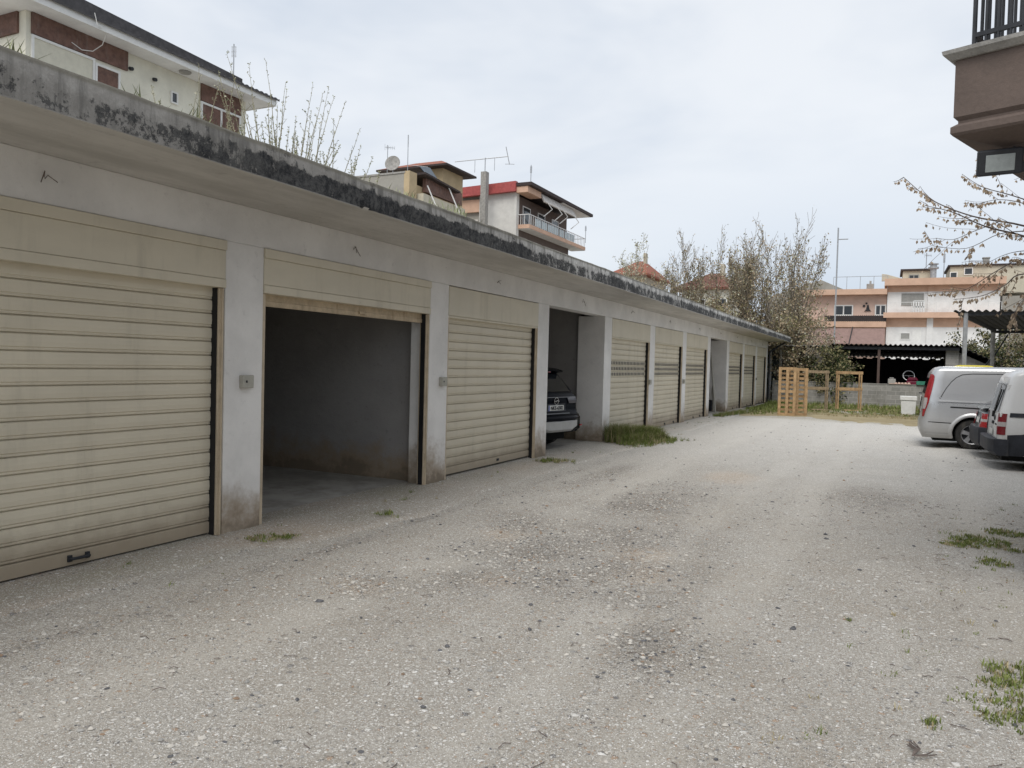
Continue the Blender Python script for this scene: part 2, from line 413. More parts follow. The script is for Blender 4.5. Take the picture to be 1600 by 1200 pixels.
# loose stones lying on the yard
def stones(name, n, mats, sampler, smin, smax, seed):
    g = random.Random(seed); b = MB(); k = 0; tries = 0
    while k < n and tries < n*40:
        tries += 1
        p = sampler(g)
        if p is None: continue
        x, y = p; s = smin+(smax-smin)*g.random()**3.2; k += 1
        z = gz(x, y)
        ax = s*g.uniform(.7, 1.3); ay = s*g.uniform(.7, 1.3); az = s*g.uniform(.35, .75); th = g.uniform(0, 6.28)
        vs = []
        for (u, v, w) in ((1,0,0),(.5,.87,.1),(-.5,.8,-.05),(-1,0,.05),(-.45,-.85,0),(.55,-.8,0),(.4,.2,.95),(-.4,-.1,.85),(0,.1,-.7)):
            u *= ax*g.uniform(.8,1.2); v *= ay*g.uniform(.8,1.2); w *= az
            vs.append((x+u*math.cos(th)-v*math.sin(th), y+u*math.sin(th)+v*math.cos(th), z+w+az*.25))
        b.add(vs, [(0,1,6),(1,2,6),(2,7,6),(2,3,7),(3,4,7),(4,5,7),(5,6,7),(5,0,6),(1,0,8),(2,1,8),(3,2,8),(4,3,8),(5,4,8),(0,5,8)], g.choices(range(len(mats)), [6,4,1,.7][:len(mats)])[0])
    return tag(b.build(name, mats, normals=False), kind='stuff')
STM = [surf('limestone_chip', (.50,.475,.43), .9, .15, 30), surf('grey_chip', (.34,.33,.31), .9, .2, 30), surf('dark_chip', (.12,.12,.125), .85, .3, 30), surf('brown_chip', (.28,.2,.14), .9, .2, 30)]
def smp_near(g):
    y = 2.2+9.5*g.random()**1.3; x = g.uniform(-4.6, 3.2)
    l, s, gg = wear(x, y)
    return (x, y) if g.random() < .10+.9*l else None
stones('gravel', 15000, STM, smp_near, .004, .018, 3)
def smp_far(g):
    y = g.uniform(3, 27); x = g.uniform(-4.6, 4)
    return (x, y)
stones('pebbles', 700, STM[1:4], smp_far, .008, .026, 5)

# ================================================================== GRASS
def blades(b, g, x, y, z, n, rad, h, lean=.5, mi=0, wid=.004):
    for _ in range(n):
        a = g.uniform(0, 6.283); rr = rad*math.sqrt(g.random())
        px, py = x+rr*math.cos(a), y+rr*math.sin(a); hh = h*g.uniform(.45, 1.1); t = g.uniform(0, 6.283); ln = lean*hh*g.uniform(.2, 1)
        dx, dy = math.cos(t)*ln, math.sin(t)*ln; w = wid*g.uniform(.7, 1.3); wx, wy = -math.sin(t)*w, math.cos(t)*w
        b.add([(px-wx,py-wy,z),(px+wx,py+wy,z),(px+dx*.35+wx*.8,py+dy*.35+wy*.8,z+hh*.6),(px+dx*.35-wx*.8,py+dy*.35-wy*.8,z+hh*.6),(px+dx,py+dy,z+hh)],
              [(0,1,2,3),(3,2,4)], mi)
def grass_patch(name, label, spots, seed, mats=None, group=None, kind=None, cat='grass', wid=.004):
    g = random.Random(seed); b = MB()
    for (x, y, rad, n, h) in spots:
        for _ in range(max(1, n//8)):
            a = g.uniform(0, 6.283); rr = rad*g.random()**.6
            xx, yy = x+rr*math.cos(a), y+rr*math.sin(a)
            blades(b, g, xx, yy, (max(gz(xx, yy), .0)-.01 if xx > -4.75 else .03), 8, .035, h, .9, 0 if g.random() < .8 else 1, wid)
    o = b.build(name, mats or [M['grass'], M['drygrass']], normals=False)
    return tag(o, label, cat if not kind else None, group, kind)
GG = 'grass clumps growing at the foot of the garages and in the yard'
def GP(px, py): p = at_g(px, py); return p.x, p.y
x, y = GP(418, 846)
grass_patch('grass_clump', 'flat dark green weed clump at the foot of the pier beside the nearest closed shutter', [(x,y,.16,260,.03),(x+.12,y+.12,.12,180,.03),(x-.12,y-.08,.08,60,.025)], 1, group=GG)
x, y = GP(610, 808)
grass_patch('grass_clump', 'tiny grass tuft alone on the concrete in front of the empty open garage', [(x,y,.1,130,.045),(x-.1,y-.06,.06,30,.03)], 2, group=GG)
x, y = GP(862, 724)
grass_patch('grass_clump', 'low grass clump at the pier just left of the black car', [(x,y,.2,300,.07),(x+.2,y+.15,.15,120,.06),(x-.15,y-.1,.1,80,.06)], 3, group=GG)
sp = []
for i in range(16):
    t = i/15; sp.append((-5.3+.45*t+.10*math.sin(i*2.1), 15.95+1.9*t, (.22), 400, .42-.16*t))
    sp.append((-5.0+.35*t, 15.8+1.7*t, .18, 260, .22)); sp.append((-4.85+.4*t+.1*math.sin(i*3.7), 15.6+2.1*t, .2, 90, .12)); sp.append((-4.7+.5*t+.12*math.sin(i*5.1), 15.3+2.6*t, .16, 30, .07))
grass_patch('grass_clump', 'largest tall green grass clump before the shutter right of the black car', sp, 4, group=GG)
sp = [(-5.15+.05*i, 27.0+.55*i, .25, 260, .13) for i in range(7)]
grass_patch('grass_clump', 'grass clump on the apron edge before the narrow open bay holding poles', sp, 5, group=GG)
for lab, pts, sd in (('green grass patch in the gravel at the right edge, nearest the parked vans', [(1530,845,.28,900,.035),(1570,832,.2,500,.035),(1500,850,.18,300,.03),(1490,850,.1,120,.03)], 6),
                     ('thin small grass patch in the gravel just below the larger green one', [(1555,878,.16,260,.03),(1590,862,.1,120,.03),(1535,880,.07,50,.02)], 7),
                     ('broad ragged grass patch at the lower right corner of the gravel yard', [(1592,1085,.2,420,.035),(1600,1120,.22,520,.038),(1575,1125,.15,110,.03),(1560,1100,.2,60,.02),(1560,1070,.1,70,.035),(1620,1060,.25,600,.05)], 8),
                     ('single sparse sprig of grass left of the ragged corner patch', [(1455,1128,.035,40,.045),(1450,1135,.05,20,.03)], 9),
                     ('faint flat grass sprig above the ragged corner patch', [(1518,1090,.05,40,.03),(1500,1100,.06,20,.02)], 10)):
    grass_patch('grass_clump', lab, [(*GP(a, c), r, n, h) for a, c, r, n, h in pts], sd, group=GG)
# verge of grass in front of the block wall and beside the last doors
g = random.Random(11); vb = MB()
for _ in range(3300):
    x = g.uniform(-5.3, 3.5); y = g.uniform(29.3, 41.2)
    d = noise.noise(Vector((x*.6, y*.5, 0)))
    front = 31.2+1.0*noise.noise(Vector((x*.4, 3, 0)))+ (0 if x > -3 else -2.2*(min(1, (-3-x)/1.2)))
    if y < front: continue
    dens = min(1, (y-front)/3.0)+ (.6 if y > 38 else 0)
    if g.random() > .25+.75*dens: continue
    green = g.random() < .05+.55*min(1, max(0, (y-front-1.2)/3)) or x < -3.6
    blades(vb, g, x, y, 0, 7, .09, (.10+.10*max(0, d)+.13*(y > 39))*g.uniform(.6, 1.1)*(1 if green else .6), .9, 0 if green else 1, .010)
tag(vb.build('grass', [M['grass'], M['drygrass']], normals=False), kind='stuff')
db = MB(); g = random.Random(12)
for i in range(26):
    db.v = db.v
rows = []
for i in range(60):
    y = 28.2+i*.23; f = -.0
    rows.append([(x_, y, .004+.012*noise.noise(Vector((x_*2, y*2, 1)))-(.03 if (i < 1 or y < 29.2+.9*noise.noise(Vector((x_*.5, 3, 0)))) else 0)) for x_ in [-5.4+.2*j for j in range(60)]])
db.grid(rows)
def verge_mat():
    k = NM('verge_soil'); a = k.noise(1.2, 6, .7); f = k.noise(9, 5, .75); y = k.sep(1)
    c = k.mix(k.ramp(a, .3, .7), (.30,.25,.15), (.42,.36,.235)); c = k.mix(k.ramp(k.math('ADD', y, k.math('MULTIPLY', f, 3.)), 33, 36, 0, .8), c, (.12,.13,.05))
    c = k.mix(k.ramp(f, .4, .7, .35, 0), c, (.2,.16,.09)); return k.done(c, .95, 0, .1)
tag(db.build('grass_verge', verge_mat(), smooth=True, angle=180), kind='structure')
g = random.Random(61); sb_ = MB()
for _ in range(150):
    if g.random() < .4: y = g.uniform(3, 27); x = -5.35+.75*g.random()**2
    else: y = g.uniform(2.6, 12); x = .35+.09*y+g.uniform(-.6, 1.3)-(.5 if y < 6 else 0)
    blades(sb_, g, x, y, .03 if x < -4.75 else gz(x, y), g.randint(3, 14), g.uniform(.015, .07), g.uniform(.012, .04), 1.2, 0 if g.random() < .7 else 1, .003)
tag(sb_.build('weed_sprigs', [M['grass'], M['drygrass']], normals=False), kind='stuff')
# twigs and dead leaves lying on the ground
g = random.Random(21)
tw = MB()
for _ in range(330):
    y = 2.6+9*g.random()**1.4; x = g.uniform(-4.6, 2.8) if g.random() < .6 else g.uniform(.0, 2.8); t = g.uniform(0, 6.28); L = g.uniform(.02, .09); z = gz(x, y)+.006
    tw.tube([(x,y,z),(x+L*.5*math.cos(t),y+L*.5*math.sin(t),z+.006),(x+L*math.cos(t+.3),y+L*math.sin(t+.3),z)], .0022, 4)
x, y = GP(1425, 1185)
for q in range(7):
    t = .8+g.uniform(-.6, .6); L = g.uniform(.05, .16); tw.tube([(x,y,.012),(x+L*.5*math.cos(t),y+L*.5*math.sin(t),.02),(x+L*math.cos(t+.4),y+L*math.sin(t+.4),.01)], .0028, 4)
tag(tw.build('twig_litter', M['darktwig'], normals=False), kind='stuff')

# ================================================================== GARAGE BUILDING
WX = -5.52; SOF = 3.12; TOP = 3.40; BOXT = 2.76; BOXB = 2.32
Y0, PIT, OPW = 2.17, 3.54, 3.06
st = [Y0+PIT*i for i in range(11)]
END = st[-1]+OPW+.45
garage = empty('garage_building', (WX, 20, 0), 'long low white row of garages with cream roller shutters and a stained concrete roof', 'garage')
b = MB()
b.box(WX-.28, WX, -7, END, BOXT, SOF)                         # lintel beam
b.box(WX-.28, WX, -7, st[0], -.25, BOXT)
for i, s in enumerate(st):
    e = s+OPW; nx = st[i+1] if i < 10 else END
    b.box(WX-(.62 if i in (3, 7) else .30), WX, e, nx, -.25, BOXT)
o_wall = b.build('front_wall', M['wall'], garage, bevel=.008)
b = MB()
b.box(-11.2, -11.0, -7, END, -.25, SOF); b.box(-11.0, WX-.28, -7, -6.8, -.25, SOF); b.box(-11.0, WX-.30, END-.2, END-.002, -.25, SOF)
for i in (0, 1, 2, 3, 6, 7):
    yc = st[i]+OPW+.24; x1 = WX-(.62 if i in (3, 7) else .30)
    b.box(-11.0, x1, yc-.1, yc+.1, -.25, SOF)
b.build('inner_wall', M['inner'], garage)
MB().box(-11.0, WX-.36, -6.8, END-.2, -.2, .028).build('floor', M['gfloor'], garage)
# roof slab: front edge as a fine uneven grid
b = MB()
def fx(y, z, k):
    n = noise.noise(Vector((y*1.7, z*5, 0)))*.007+noise.noise(Vector((y*7, z*9, 4)))*.006
    chip = max(0, noise.noise(Vector((y*3.1, 9, 2)))-.42)*.10 if k in ('top', 'bot') else 0
    return -4.5+n-chip-(.003 if z > 3.30 else 0)
rows = []; NY = 620
for i in range(NY+1):
    y = -7.6+(41.8+7.6)*i/NY; sag = .012*noise.noise(Vector((y*.3, 0, 7)))
    tz = TOP+sag+.010*noise.noise(Vector((y*2.6, 1, 1)))
    rows.append([(-11.5,y,TOP),(-6,y,TOP),(-4.75,y,tz),(fx(y,TOP,'top')-.015,y,tz),(fx(y,3.37,'top'),y,tz-.018),(fx(y,3.31,''),y,3.312),(fx(y,3.29,''),y,3.30),
                 (fx(y,3.24,''),y,3.24),(fx(y,3.18,''),y,3.18),(fx(y,3.14,''),y,3.14),(fx(y,SOF,'bot'),y,SOF+.010*noise.noise(Vector((y*2.2,5,5)))),(-4.62,y,SOF),(-4.66,y,SOF+.012),(-5.0,y,SOF+.004),(WX+.002,y,SOF),(-11.5,y,SOF)])
b.grid(rows)
n_ = len(rows[0])
b.add([p for p in rows[0]], [tuple(range(n_))]); b.add([p for p in rows[-1]], [tuple(range(n_))])
slab = b.build('roof_slab', [M['slab'], M['soffit']], garage, smooth=True, angle=40)
for pl in slab.data.polygons:
    c = pl.center; 
    if pl.normal.z < -.7: pl.material_index = 1
# wire stubs above the doors
g = random.Random(31)
for i, s in enumerate(st):
    yc = s+1.5+g.uniform(-.15, .15); zc = 2.93; b = MB()
    p = Vector((WX, yc, zc))
    for q in range(2 if i < 9 else 1):
        a = Vector((.03+.03*g.random(), g.uniform(-.06,.06), g.uniform(-.02,.08)))
        b.tube([p-Vector((.01,0,0)), p+a*.5+Vector((0,0,.04)), p+a+Vector((0,g.uniform(-.05,.08),g.uniform(-.09,.05)))], .0035, 5)
    if False:
        for q in range(3):
            d = Vector((.004, g.uniform(-.03,.03), g.uniform(-.045,.04))); b.obox(p+d, (.012,.003,0), (0,g.uniform(.008,.02),.004), (0,.004,g.uniform(.008,.018)))
    b.build('wire_stub', M['wire'], garage)
# shutters
def slat_profile(z0, z1, pitch=.128):
    pr = []; z = z0
    pr += [(0, z), (.014, z+.002), (.014, z+.10), (.006, z+.104)]; z += .108
    while z < z1-.02:
        t = min(pitch, z1-z)
        pr += [(-.014, z), (-.014, z+.007), (.006, z+.009), (.008, z+.016), (.001, z+.022), (.001, z+.027), (.010, z+.034), (.013, z+.06*t/.128+.01), (.010, z+t-.006), (-.002, z+t-.001)]
        z += t
    return pr
def curtain(y0, y1, z0, z1, x):
    b = MB(); pr = [(x+u, w) for u, w in slat_profile(z0, z1)]; pr.append((x-.02, z1)); pr.append((x-.02, z0))
    b.prism([(u, w) for u, w in pr], 'y', y0, y1); return b
def shutter(i, kind, opened=False):
    s, e = st[i], st[i]+OPW
    root = empty('roller_shutter', (0,0,0), None, None); root.parent = garage; root.location = Vector((WX, s, 0))-wloc(garage)
    bb = MB()
    if kind == 'A':
        bb.box(WX-.16, WX+.005, s+.004, e-.004, BOXB+.082, BOXT-.095)
        bb.box(WX-.16, WX+.022, s+.004, e-.004, BOXT-.094, BOXT-.004)
        bb.box(WX-.16, WX+.016, s+.004, e-.004, BOXB, BOXB+.08)
    else:
        zt = BOXT-.012
        bb.box(WX-.16, WX+.004, s+.004, e-.004, BOXB+.02, zt); bb.box(WX-.16, WX-.008, s+.004, e-.004, BOXB-.012, BOXB+.018)
    bb.build('shutter_box', M['shutter_box'], root, bevel=.006)
    cx = WX-.10; z0 = .05 if i == 0 else (.075 if i == 2 else .04)
    if opened:
        b = MB(); b.prism([(cx-.02,2.20),(cx+.02,2.20),(cx+.02,2.25),(cx+.012,2.255),(cx+.012,2.34),(cx-.02,2.34)], 'y', s+.05, e-.06)
        b.build('bottom_bar', M['rust'], root)
        yy = at_x(562, 478, cx).y
        MB().box(cx+.02, cx+.045, yy-.05, yy+.05, 2.225, 2.255).build('handle', M['rust'], root, bevel=.006)
    else:
        curtain(s+.035, e-.072, z0, BOXB+.05, cx).build('curtain', M['shutter'], root)
        if i == 0:
            p = at_x(120, 890, cx); hb = MB()
            hb.tube([(cx+.014,p.y-.075,z0+.055),(cx+.05,p.y-.07,z0+.055),(cx+.055,p.y,z0+.055),(cx+.05,p.y+.07,z0+.055),(cx+.014,p.y+.075,z0+.055)], .013, 8)
            hb.box(cx+.012, cx+.03, p.y-.09, p.y-.055, z0+.03, z0+.08); hb.box(cx+.012, cx+.03, p.y+.055, p.y+.09, z0+.03, z0+.08)
            hb.build('handle', M['darkmetal'], root, bevel=.003)
        elif i == 2:
            MB().box(cx+.012, cx+.022, s+1.75, s+1.83, z0+.035, z0+.075).box(cx+.02, cx+.032, s+1.78, s+1.80, z0+.045, z0+.06).build('lock', M['darkmetal'], root, bevel=.003)
        else:
            for q in (.5, .82): MB().box(cx+.012, cx+.03, s+OPW*q-.045, s+OPW*q+.045, z0+.03, z0+.075).box(cx+.028, cx+.04, s+OPW*q-.012, s+OPW*q+.012, z0+.0, z0+.06).build('lock', M['darkmetal'], root, bevel=.003)
        if kind == 'C' and i != 10:
            vb_ = MB()
            for r in range(3):
                zc = z0+.108+.128*(10+r)+.072
                nn = 24 if i < 7 else 24
                for q in range(nn):
                    yc = s+.10+(OPW-.24)*(q+.5)/nn
                    vb_.box(cx+.011, cx+.0155, yc-.033, yc+.033, zc-.034, zc+.036)
            vb_.build('vent_slots', M['black'], root, bevel=.002)
    # guide rail at the far jamb, its slot facing the camera, and the near jamb
    rb = MB(); rb.box(WX-.115, WX-.012, e-.066, e-.003, .03, BOXB-.004); rb.box(WX-.016, WX+.006, e-.040, e-.022, .03, BOXB-.004)
    rb.build('guide_rail', M['rail'], root, bevel=.003)
    MB().box(WX-.095, WX-.028, e-.0735, e-.067, .035, BOXB-.006).build('guide_slot', M['black'], root)
    MB().box(WX-.115, WX-.012, s+.003, s+.045, .03, BOXB-.004).build('guide_rail', M['rail'], root, bevel=.003)
for i in range(11):
    if i in (3, 7): continue
    shutter(i, 'A' if i < 2 else ('B' if i == 2 else 'C'), i == 1)
# drainpipe at the far end
b = MB(); b.tube([(-4.75,41.5,3.08),(-4.95,41.6,2.98),(-5.42,41.3,2.62),(-5.45,41.25,2.5),(-5.45,41.25,.1)], .045, 10); b.build('drainpipe', M['darkmetal'], garage, smooth=True)
# switch boxes on the piers
SB = 'grey key switch boxes on the garage piers'
for (px, py, lab) in ((382,596,'grey switch box on the pier between the nearest closed shutter and the empty open garage'),
                      (690,596,'grey switch box on the pier between the empty open garage and the next closed shutter'),
                      (1014,597,'tiny grey switch box on the first pier right of the tall grass clump'),
                      (1067,596,'tiny grey switch box on the second pier right of the tall grass clump'),
                      (1181,592,'tiny grey switch box on the last pier but one of the garages')):
    p = at_x(px, py, WX); 
    root = empty('switch_box', (WX, p.y, p.z-.06), lab, 'switch box', SB)
    MB().box(WX, WX+.055, p.y-.07, p.y+.07, p.z-.062, p.z+.062).build('case', M['greybox'], root, bevel=.008)
    MB().box(WX+.055, WX+.060, p.y-.035, p.y-.018, p.z-.01, p.z+.012).build('key_slot', M['darkmetal'], root)
# poles leaning in the narrow open bay
bx = at_x(1112, 640, WX-.3)
for lab, y_, x1_, x2_, h_, r_ in (('pale long pole leaning in the narrow open bay, in front', 29.3, -5.75, -6.15, 2.35, .03), ('dark long pole leaning in the narrow open bay, behind the pale one', 29.75, -5.9, -6.2, 2.6, .035)):
    b = MB(); b.tube([(x1_, y_, .03), (x2_, y_+.75, h_)], r_, 8); b.tube([(x2_, y_+.75, h_), (x2_-.1, y_+.7, h_+.02)], r_*.8, 8)
    o = b.build('leaning_pole', M['greybox'] if 'pale' in lab else M['darkmetal'], smooth=True); tag(o, lab, 'pole', 'poles leaning in the garage bay')
MB_ = MB(); MB_.lathe([(.0,.03),(.16,.03),(.18,.45),(.17,.46),(.15,.40),(.0,.38)], (-6.1,30.15,0), 'z', 16)
tag(MB_.build('bucket', M['darkmetal'], smooth=True), 'dark bucket on the floor of the narrow open bay beside the poles', 'bucket')

# ================================================================== BUILDINGS BEHIND
M['cream_render'] = plaster_mat('cream_render', (.78,.76,.65), False, .25)
M['white_render'] = plaster_mat('white_render', (.80,.80,.79), False, .25)
M['old_white'] = plaster_mat('old_white_render', (.66,.65,.62), False, .7)
M['ochre'] = plaster_mat('ochre_render', (.50,.395,.25), False, .5)
M['peach'] = plaster_mat('peach_render', (.66,.49,.41), False, .3)
M['orange'] = plaster_mat('orange_render', (.62,.42,.31), False, .3)
M['greyrend'] = plaster_mat('grey_render', (.34,.325,.29), False, .8)
M['beige'] = plaster_mat('beige_render', (.55,.51,.41), False, .4)
M['brownband'] = surf('brown_shutter_band', (.165,.095,.075), .7, .25, 5, dirt=.3, dirtcol=(.35,.32,.3))
M['brownpaint'] = surf('brown_render', (.130,.100,.086), .85, .12, 3, .2, 30)
M['white_pvc'] = surf('white_frame', (.74,.74,.72), .4, .05, 6)
M['glass'] = plain_glass('dark_window', (.025,.03,.035))
M['blind'] = surf('cream_blind', (.62,.60,.50), .6, .06, 5)
M['greyblind'] = surf('grey_blind', (.30,.30,.285), .6, .08, 5)
M['darktile'] = surf('dark_roof_tile', (.075,.072,.075), .75, .25, 6, .2, 20)
M['redtile'] = surf('red_roof_tile', (.30,.115,.075), .8, .25, 5, .2, 20)
M['redmetal'] = surf('red_metal_fascia', (.38,.085,.08), .5, .15, 4)
M['darkeave'] = surf('dark_wood_eave', (.055,.042,.040), .8, .25, 5)
M['mauve'] = surf('mauve_awning', (.27,.185,.165), .85, .12, 4)
M['browncloth'] = surf('brown_balcony_cloth', (.055,.042,.038), .85, .2, 8)
M['steel'] = surf('galvanised_steel', (.40,.41,.42), .4, .12, 9, metal=.6)
M['whitemetal'] = surf('white_painted_steel', (.68,.68,.67), .45, .08, 9)
M['panel'] = plain_glass('solar_panel_glass', (.05,.075,.10), .1)
M['frosted'] = surf('pale_balcony_glass', (.42,.50,.53), .25, .1, 3)
M['concrete'] = surf('bare_concrete', (.33,.32,.30), .9, .2, 5, .3, 30, dirt=.4)
M['canvas'] = surf('pale_canvas', (.55,.53,.50), .85, .1, 4)

def blk(parent, name, mt, x0, x1, y0, y1, z0, z1, bevel=0.):
    return MB().box(x0, x1, y0, y1, z0, z1).build(name, mt, parent, bevel=bevel)
def window(parent, face, pl, a0, a1, z0, z1, frame=None, pane=None, mull=0, fw=.07):
    frame = frame or M['white_pvc']; pane = pane or M['glass']
    fb = MB(); pb = MB()
    def bx(b, u0, u1, w0, w1, d0, d1):
        if face == '+x': b.box(pl+d0, pl+d1, u0, u1, w0, w1)
        else: b.box(u0, u1, pl-d1, pl-d0, w0, w1)
    bx(fb, a0, a1, z0, z0+fw, .0, .06); bx(fb, a0, a1, z1-fw, z1, .0, .06)
    bx(fb, a0, a0+fw, z0+fw, z1-fw, .0, .06); bx(fb, a1-fw, a1, z0+fw, z1-fw, .0, .06)
    for i in range(mull):
        c = a0+(a1-a0)*(i+1)/(mull+1); bx(fb, c-fw/2, c+fw/2, z0+fw, z1-fw, .0, .058)
    f = fb.build('window', frame, parent)
    bx(pb, a0+fw*.9, a1-fw*.9, z0+fw*.9, z1-fw*.9, .004, .025); pb.build('pane', pane, f)
    return f
def antenna(label, base, h, kind=0, seed=0, th=.03):
    root = empty('antenna', base, label, 'antenna', 'aerials on the roofs around the yard'); g = random.Random(seed); B = Vector(base); b = MB()
    b.tube([B-Vector((0,0,.05)), B+Vector((0,0,h))], th, 6); b.build('mast', M['steel'], root)
    b = MB(); T = B+Vector((0,0,h*.93))
    if kind == 0:      # yagi across the view
        d = (R0*math.cos(g.uniform(-.4,.4))+F0*.3).normalized(); L = .55
        b.tube([T-d*L*.4, T+d*L], th*.6, 5)
        for i in range(6):
            c = T-d*L*.4+d*L*1.4*i/5; u = Vector((0,0,.14 if i else .25)); b.tube([c-u, c+u], th*.4, 4)
    elif kind == 1:    # slim vertical aerial
        for s_ in (-.07, .07): b.tube([T+R0*s_+Vector((0,0,-h*.25)), T+R0*s_+Vector((0,0,.02))], th*.6, 5)
        for q in (-.22, -.12, 0): b.tube([T+R0*-.1+Vector((0,0,q*h)), T+R0*.1+Vector((0,0,q*h))], th*.4, 4)
    elif kind == 2:    # arm low on the mast
        A = B+Vector((0,0,h*.22)); b.tube([A, A+R0*1.6+Vector((0,0,-.15))], th*.6, 5); b.tube([T+Vector((0,0,-.6)), T+Vector((0,0,.3))], th*1.5, 5)
    elif kind == 3:    # long boom yagi
        d = (R0*.95+Vector((0,0,.12))).normalized(); b.tube([T-d*2.9, T+d*2.2], th*.9, 5)
        for i in (-.85, .78): c = T+d*i*1.15; b.tube([c, c-Vector((0,0,1.2))], th*.6, 4)
        c = T+d*2.2; b.tube([c+Vector((0,0,.9))-R0*.25, c-Vector((0,0,.75))+R0*.12], th*.9, 4); b.tube([c-R0*.3+Vector((0,0,-.72)), c+R0*.6+Vector((0,0,-.72))], th*.6, 4)
    elif kind == 4:    # lamp head
        b.tube([T, T+R0*.8+Vector((0,0,.05))], th*.7, 5)
    b.build('aerial', M['steel'], root); return root

# ---- white house behind the near end of the garages
h = empty('white_house', (-22, 17.5, 0), 'cream house with brown bands, white eave and dark tiles behind the nearest garages', 'house')
blk(h, 'wall', M['cream_render'], -31, -22, 13.48, 21.68, 0, 11.215)
sb = MB(); sb.box(-32, -21.25, 12.74, 22.40, 11.22, 11.30); sb.build('soffit', M['white_render'], h)
f = MB(); f.box(-21.25, -21.20, 12.70, 22.44, 11.20, 11.43); f.box(-32, -21.25, 22.402, 22.44, 11.20, 11.43); f.box(-32, -21.25, 12.70, 12.738, 11.20, 11.43); f.build('fascia', M['white_pvc'], h)
def wavy(x0, z0, x1, z1, ya, yb, amp, pitch, nu=4):
    rows = []; n = int((yb-ya)/pitch*6)
    for i in range(n+1):
        y = ya+(yb-ya)*i/n; wv = amp*abs(math.sin(math.pi*(y-ya)/pitch)); rows.append([(x0,y,z0-.05)]+[(x0+(x1-x0)*j/nu, y, z0+(z1-z0)*j/nu+wv) for j in range(nu+1)])
    return rows
rb = MB(); rb.grid(wavy(-21.12, 11.44, -22.5, 11.62, 12.6, 22.52, .05, .24)); rb.grid(wavy(-22.6, 11.9, -26.5, 13.5, 12.8, 21.95, .06, .24, 8))
rb.prism([(12.8,11.5),(21.95,11.5),(21.95,12.24),(12.8,12.55)], 'x', -22.6, -22.46); rb.prism([(12.82,11.45),(21.93,11.45),(21.93,12.2),(12.82,12.5)], 'x', -27, -22.6)
rb.build('roof', M['darktile'], h, normals=False)
p0, p1 = at_x(48, 60, -22), at_x(198, 100, -22); q0, q1 = at_x(313, 150, -22), at_x(375, 170, -22)
blk(h, 'brown_band', M['brownband'], -22, -21.93, p0.y, p1.y, 10.62, 11.21); blk(h, 'brown_band', M['brownband'], -22, -21.93, q0.y, q1.y, 10.62, 11.21)
blk(h, 'brown_band', M['brownband'], -25, -22.3, 13.41, 13.48, 10.62, 11.21)
w = window(h, '+x', -22, p0.y, at_x(147,100,-22).y, 8.9, 10.60, pane=M['blind']); w2 = window(h, '+x', -22, at_x(147,100,-22).y+.01, p1.y-.25, 8.9, 10.5, pane=M['brownband'])
window(h, '+x', -22, q0.y, q1.y, 8.9, 10.60, pane=M['brownband'], mull=1)
s0, s1 = at_x(266, 140, -22), at_x(277, 140, -22); window(h, '+x', -22, s0.y, s1.y, 10.15, 10.55, fw=.05)
lb = MB(); c = at_x(290, 113, -21.6); lb.lathe([(.0,11.16),(.15,11.16),(.2,11.19),(.2,11.219),(0,11.219)], (-21.62, c.y, 0), 'z', 18); lb.build('soffit_lamp', M['concrete'], h, smooth=True)
cb = MB(); cb.tube([at_x(148,20,-21.1), at_x(152,38,-21.1), at_x(166,52,-21.3), at_x(160,70,-21.6), at_x(145,80,-21.85), at_x(128,78,-21.9), at_x(112,66,-21.9)], .012, 5); cb.build('cable', M['white_pvc'], h)
for px, py in ((203,107),(240,124)):
    c = at_x(px, py, -22); MB().tube([c, c+Vector((.12,0,-.03))], .06, 8).build('bracket', M['darkmetal'], h)
p = at_x(371, 122, -23); antenna('tall thin aerial on the dark roof end of the cream house', (-23, p.y-.2, 12.1), at_x(372, 72, -23).z-12.1, 1, 2, .022)

# ---- ochre house with a solar panel
OX = -33.
oy0 = at_x(640, 280, OX).y; oy1 = at_x(716, 290, OX).y; ow = at_y(556, 268, oy0)
h = empty('ochre_house', (OX-3, oy0+4, 0), 'ochre rendered house with a hipped roof and a tilted solar panel, behind the garages', 'house')
zt = at_x(640, 262, OX).z
blk(h, 'side_wall', M['greyrend'], ow.x, OX-.5, oy0, oy0+.35, 0, zt-.35)
blk(h, 'coping', M['concrete'], ow.x, OX-.4, oy0-.06, oy0+.4, zt-.349, zt-.22)
blk(h, 'wall', M['ochre'], OX-.499, OX, oy0-.02, oy0+1.0, 0, zt-.2); blk(h, 'wall', M['ochre'], OX-6, OX-1.2, oy0+.36, oy1+3, 0, zt-1.0)
blk(h, 'wall', M['ochre'], OX-1.19, OX-.3, oy0+1.01, oy0+3.0, 0, at_x(660,290,OX).z)
zb = at_x(665, 298, OX).z
blk(h, 'brown_band', M['brownband'], OX-.25, OX+.05, oy0+2.2, oy1+.6, zb-.1, zb+.95)
blk(h, 'balcony', M['beige'], OX-.2, OX+.5, oy0+1.2, oy1+.4, zb-1.1, zb-.45)
blk(h, 'shade_recess', M['darkeave'], OX-1.18, OX-.35, oy0+3.01, oy1+.5, zb-2.4, zb-1.1)
e = MB(); a0 = at_x(664, 272, OX+.5); a1 = at_x(719, 302, OX+.5)
e.prism([(a0.y, a0.z), (a1.y, a1.z+.0), (a1.y, a1.z+.14), (a0.y, a0.z+.16)], 'x', OX-3, OX+.55); e.build('eave', M['darkeave'], h)
for px in (668, 700):
    c = at_x(px, 290, OX+.3); MB().bar(c, c+Vector((.9, .4, -2.2)), .09).build('awning_arm', M['whitemetal'], h)
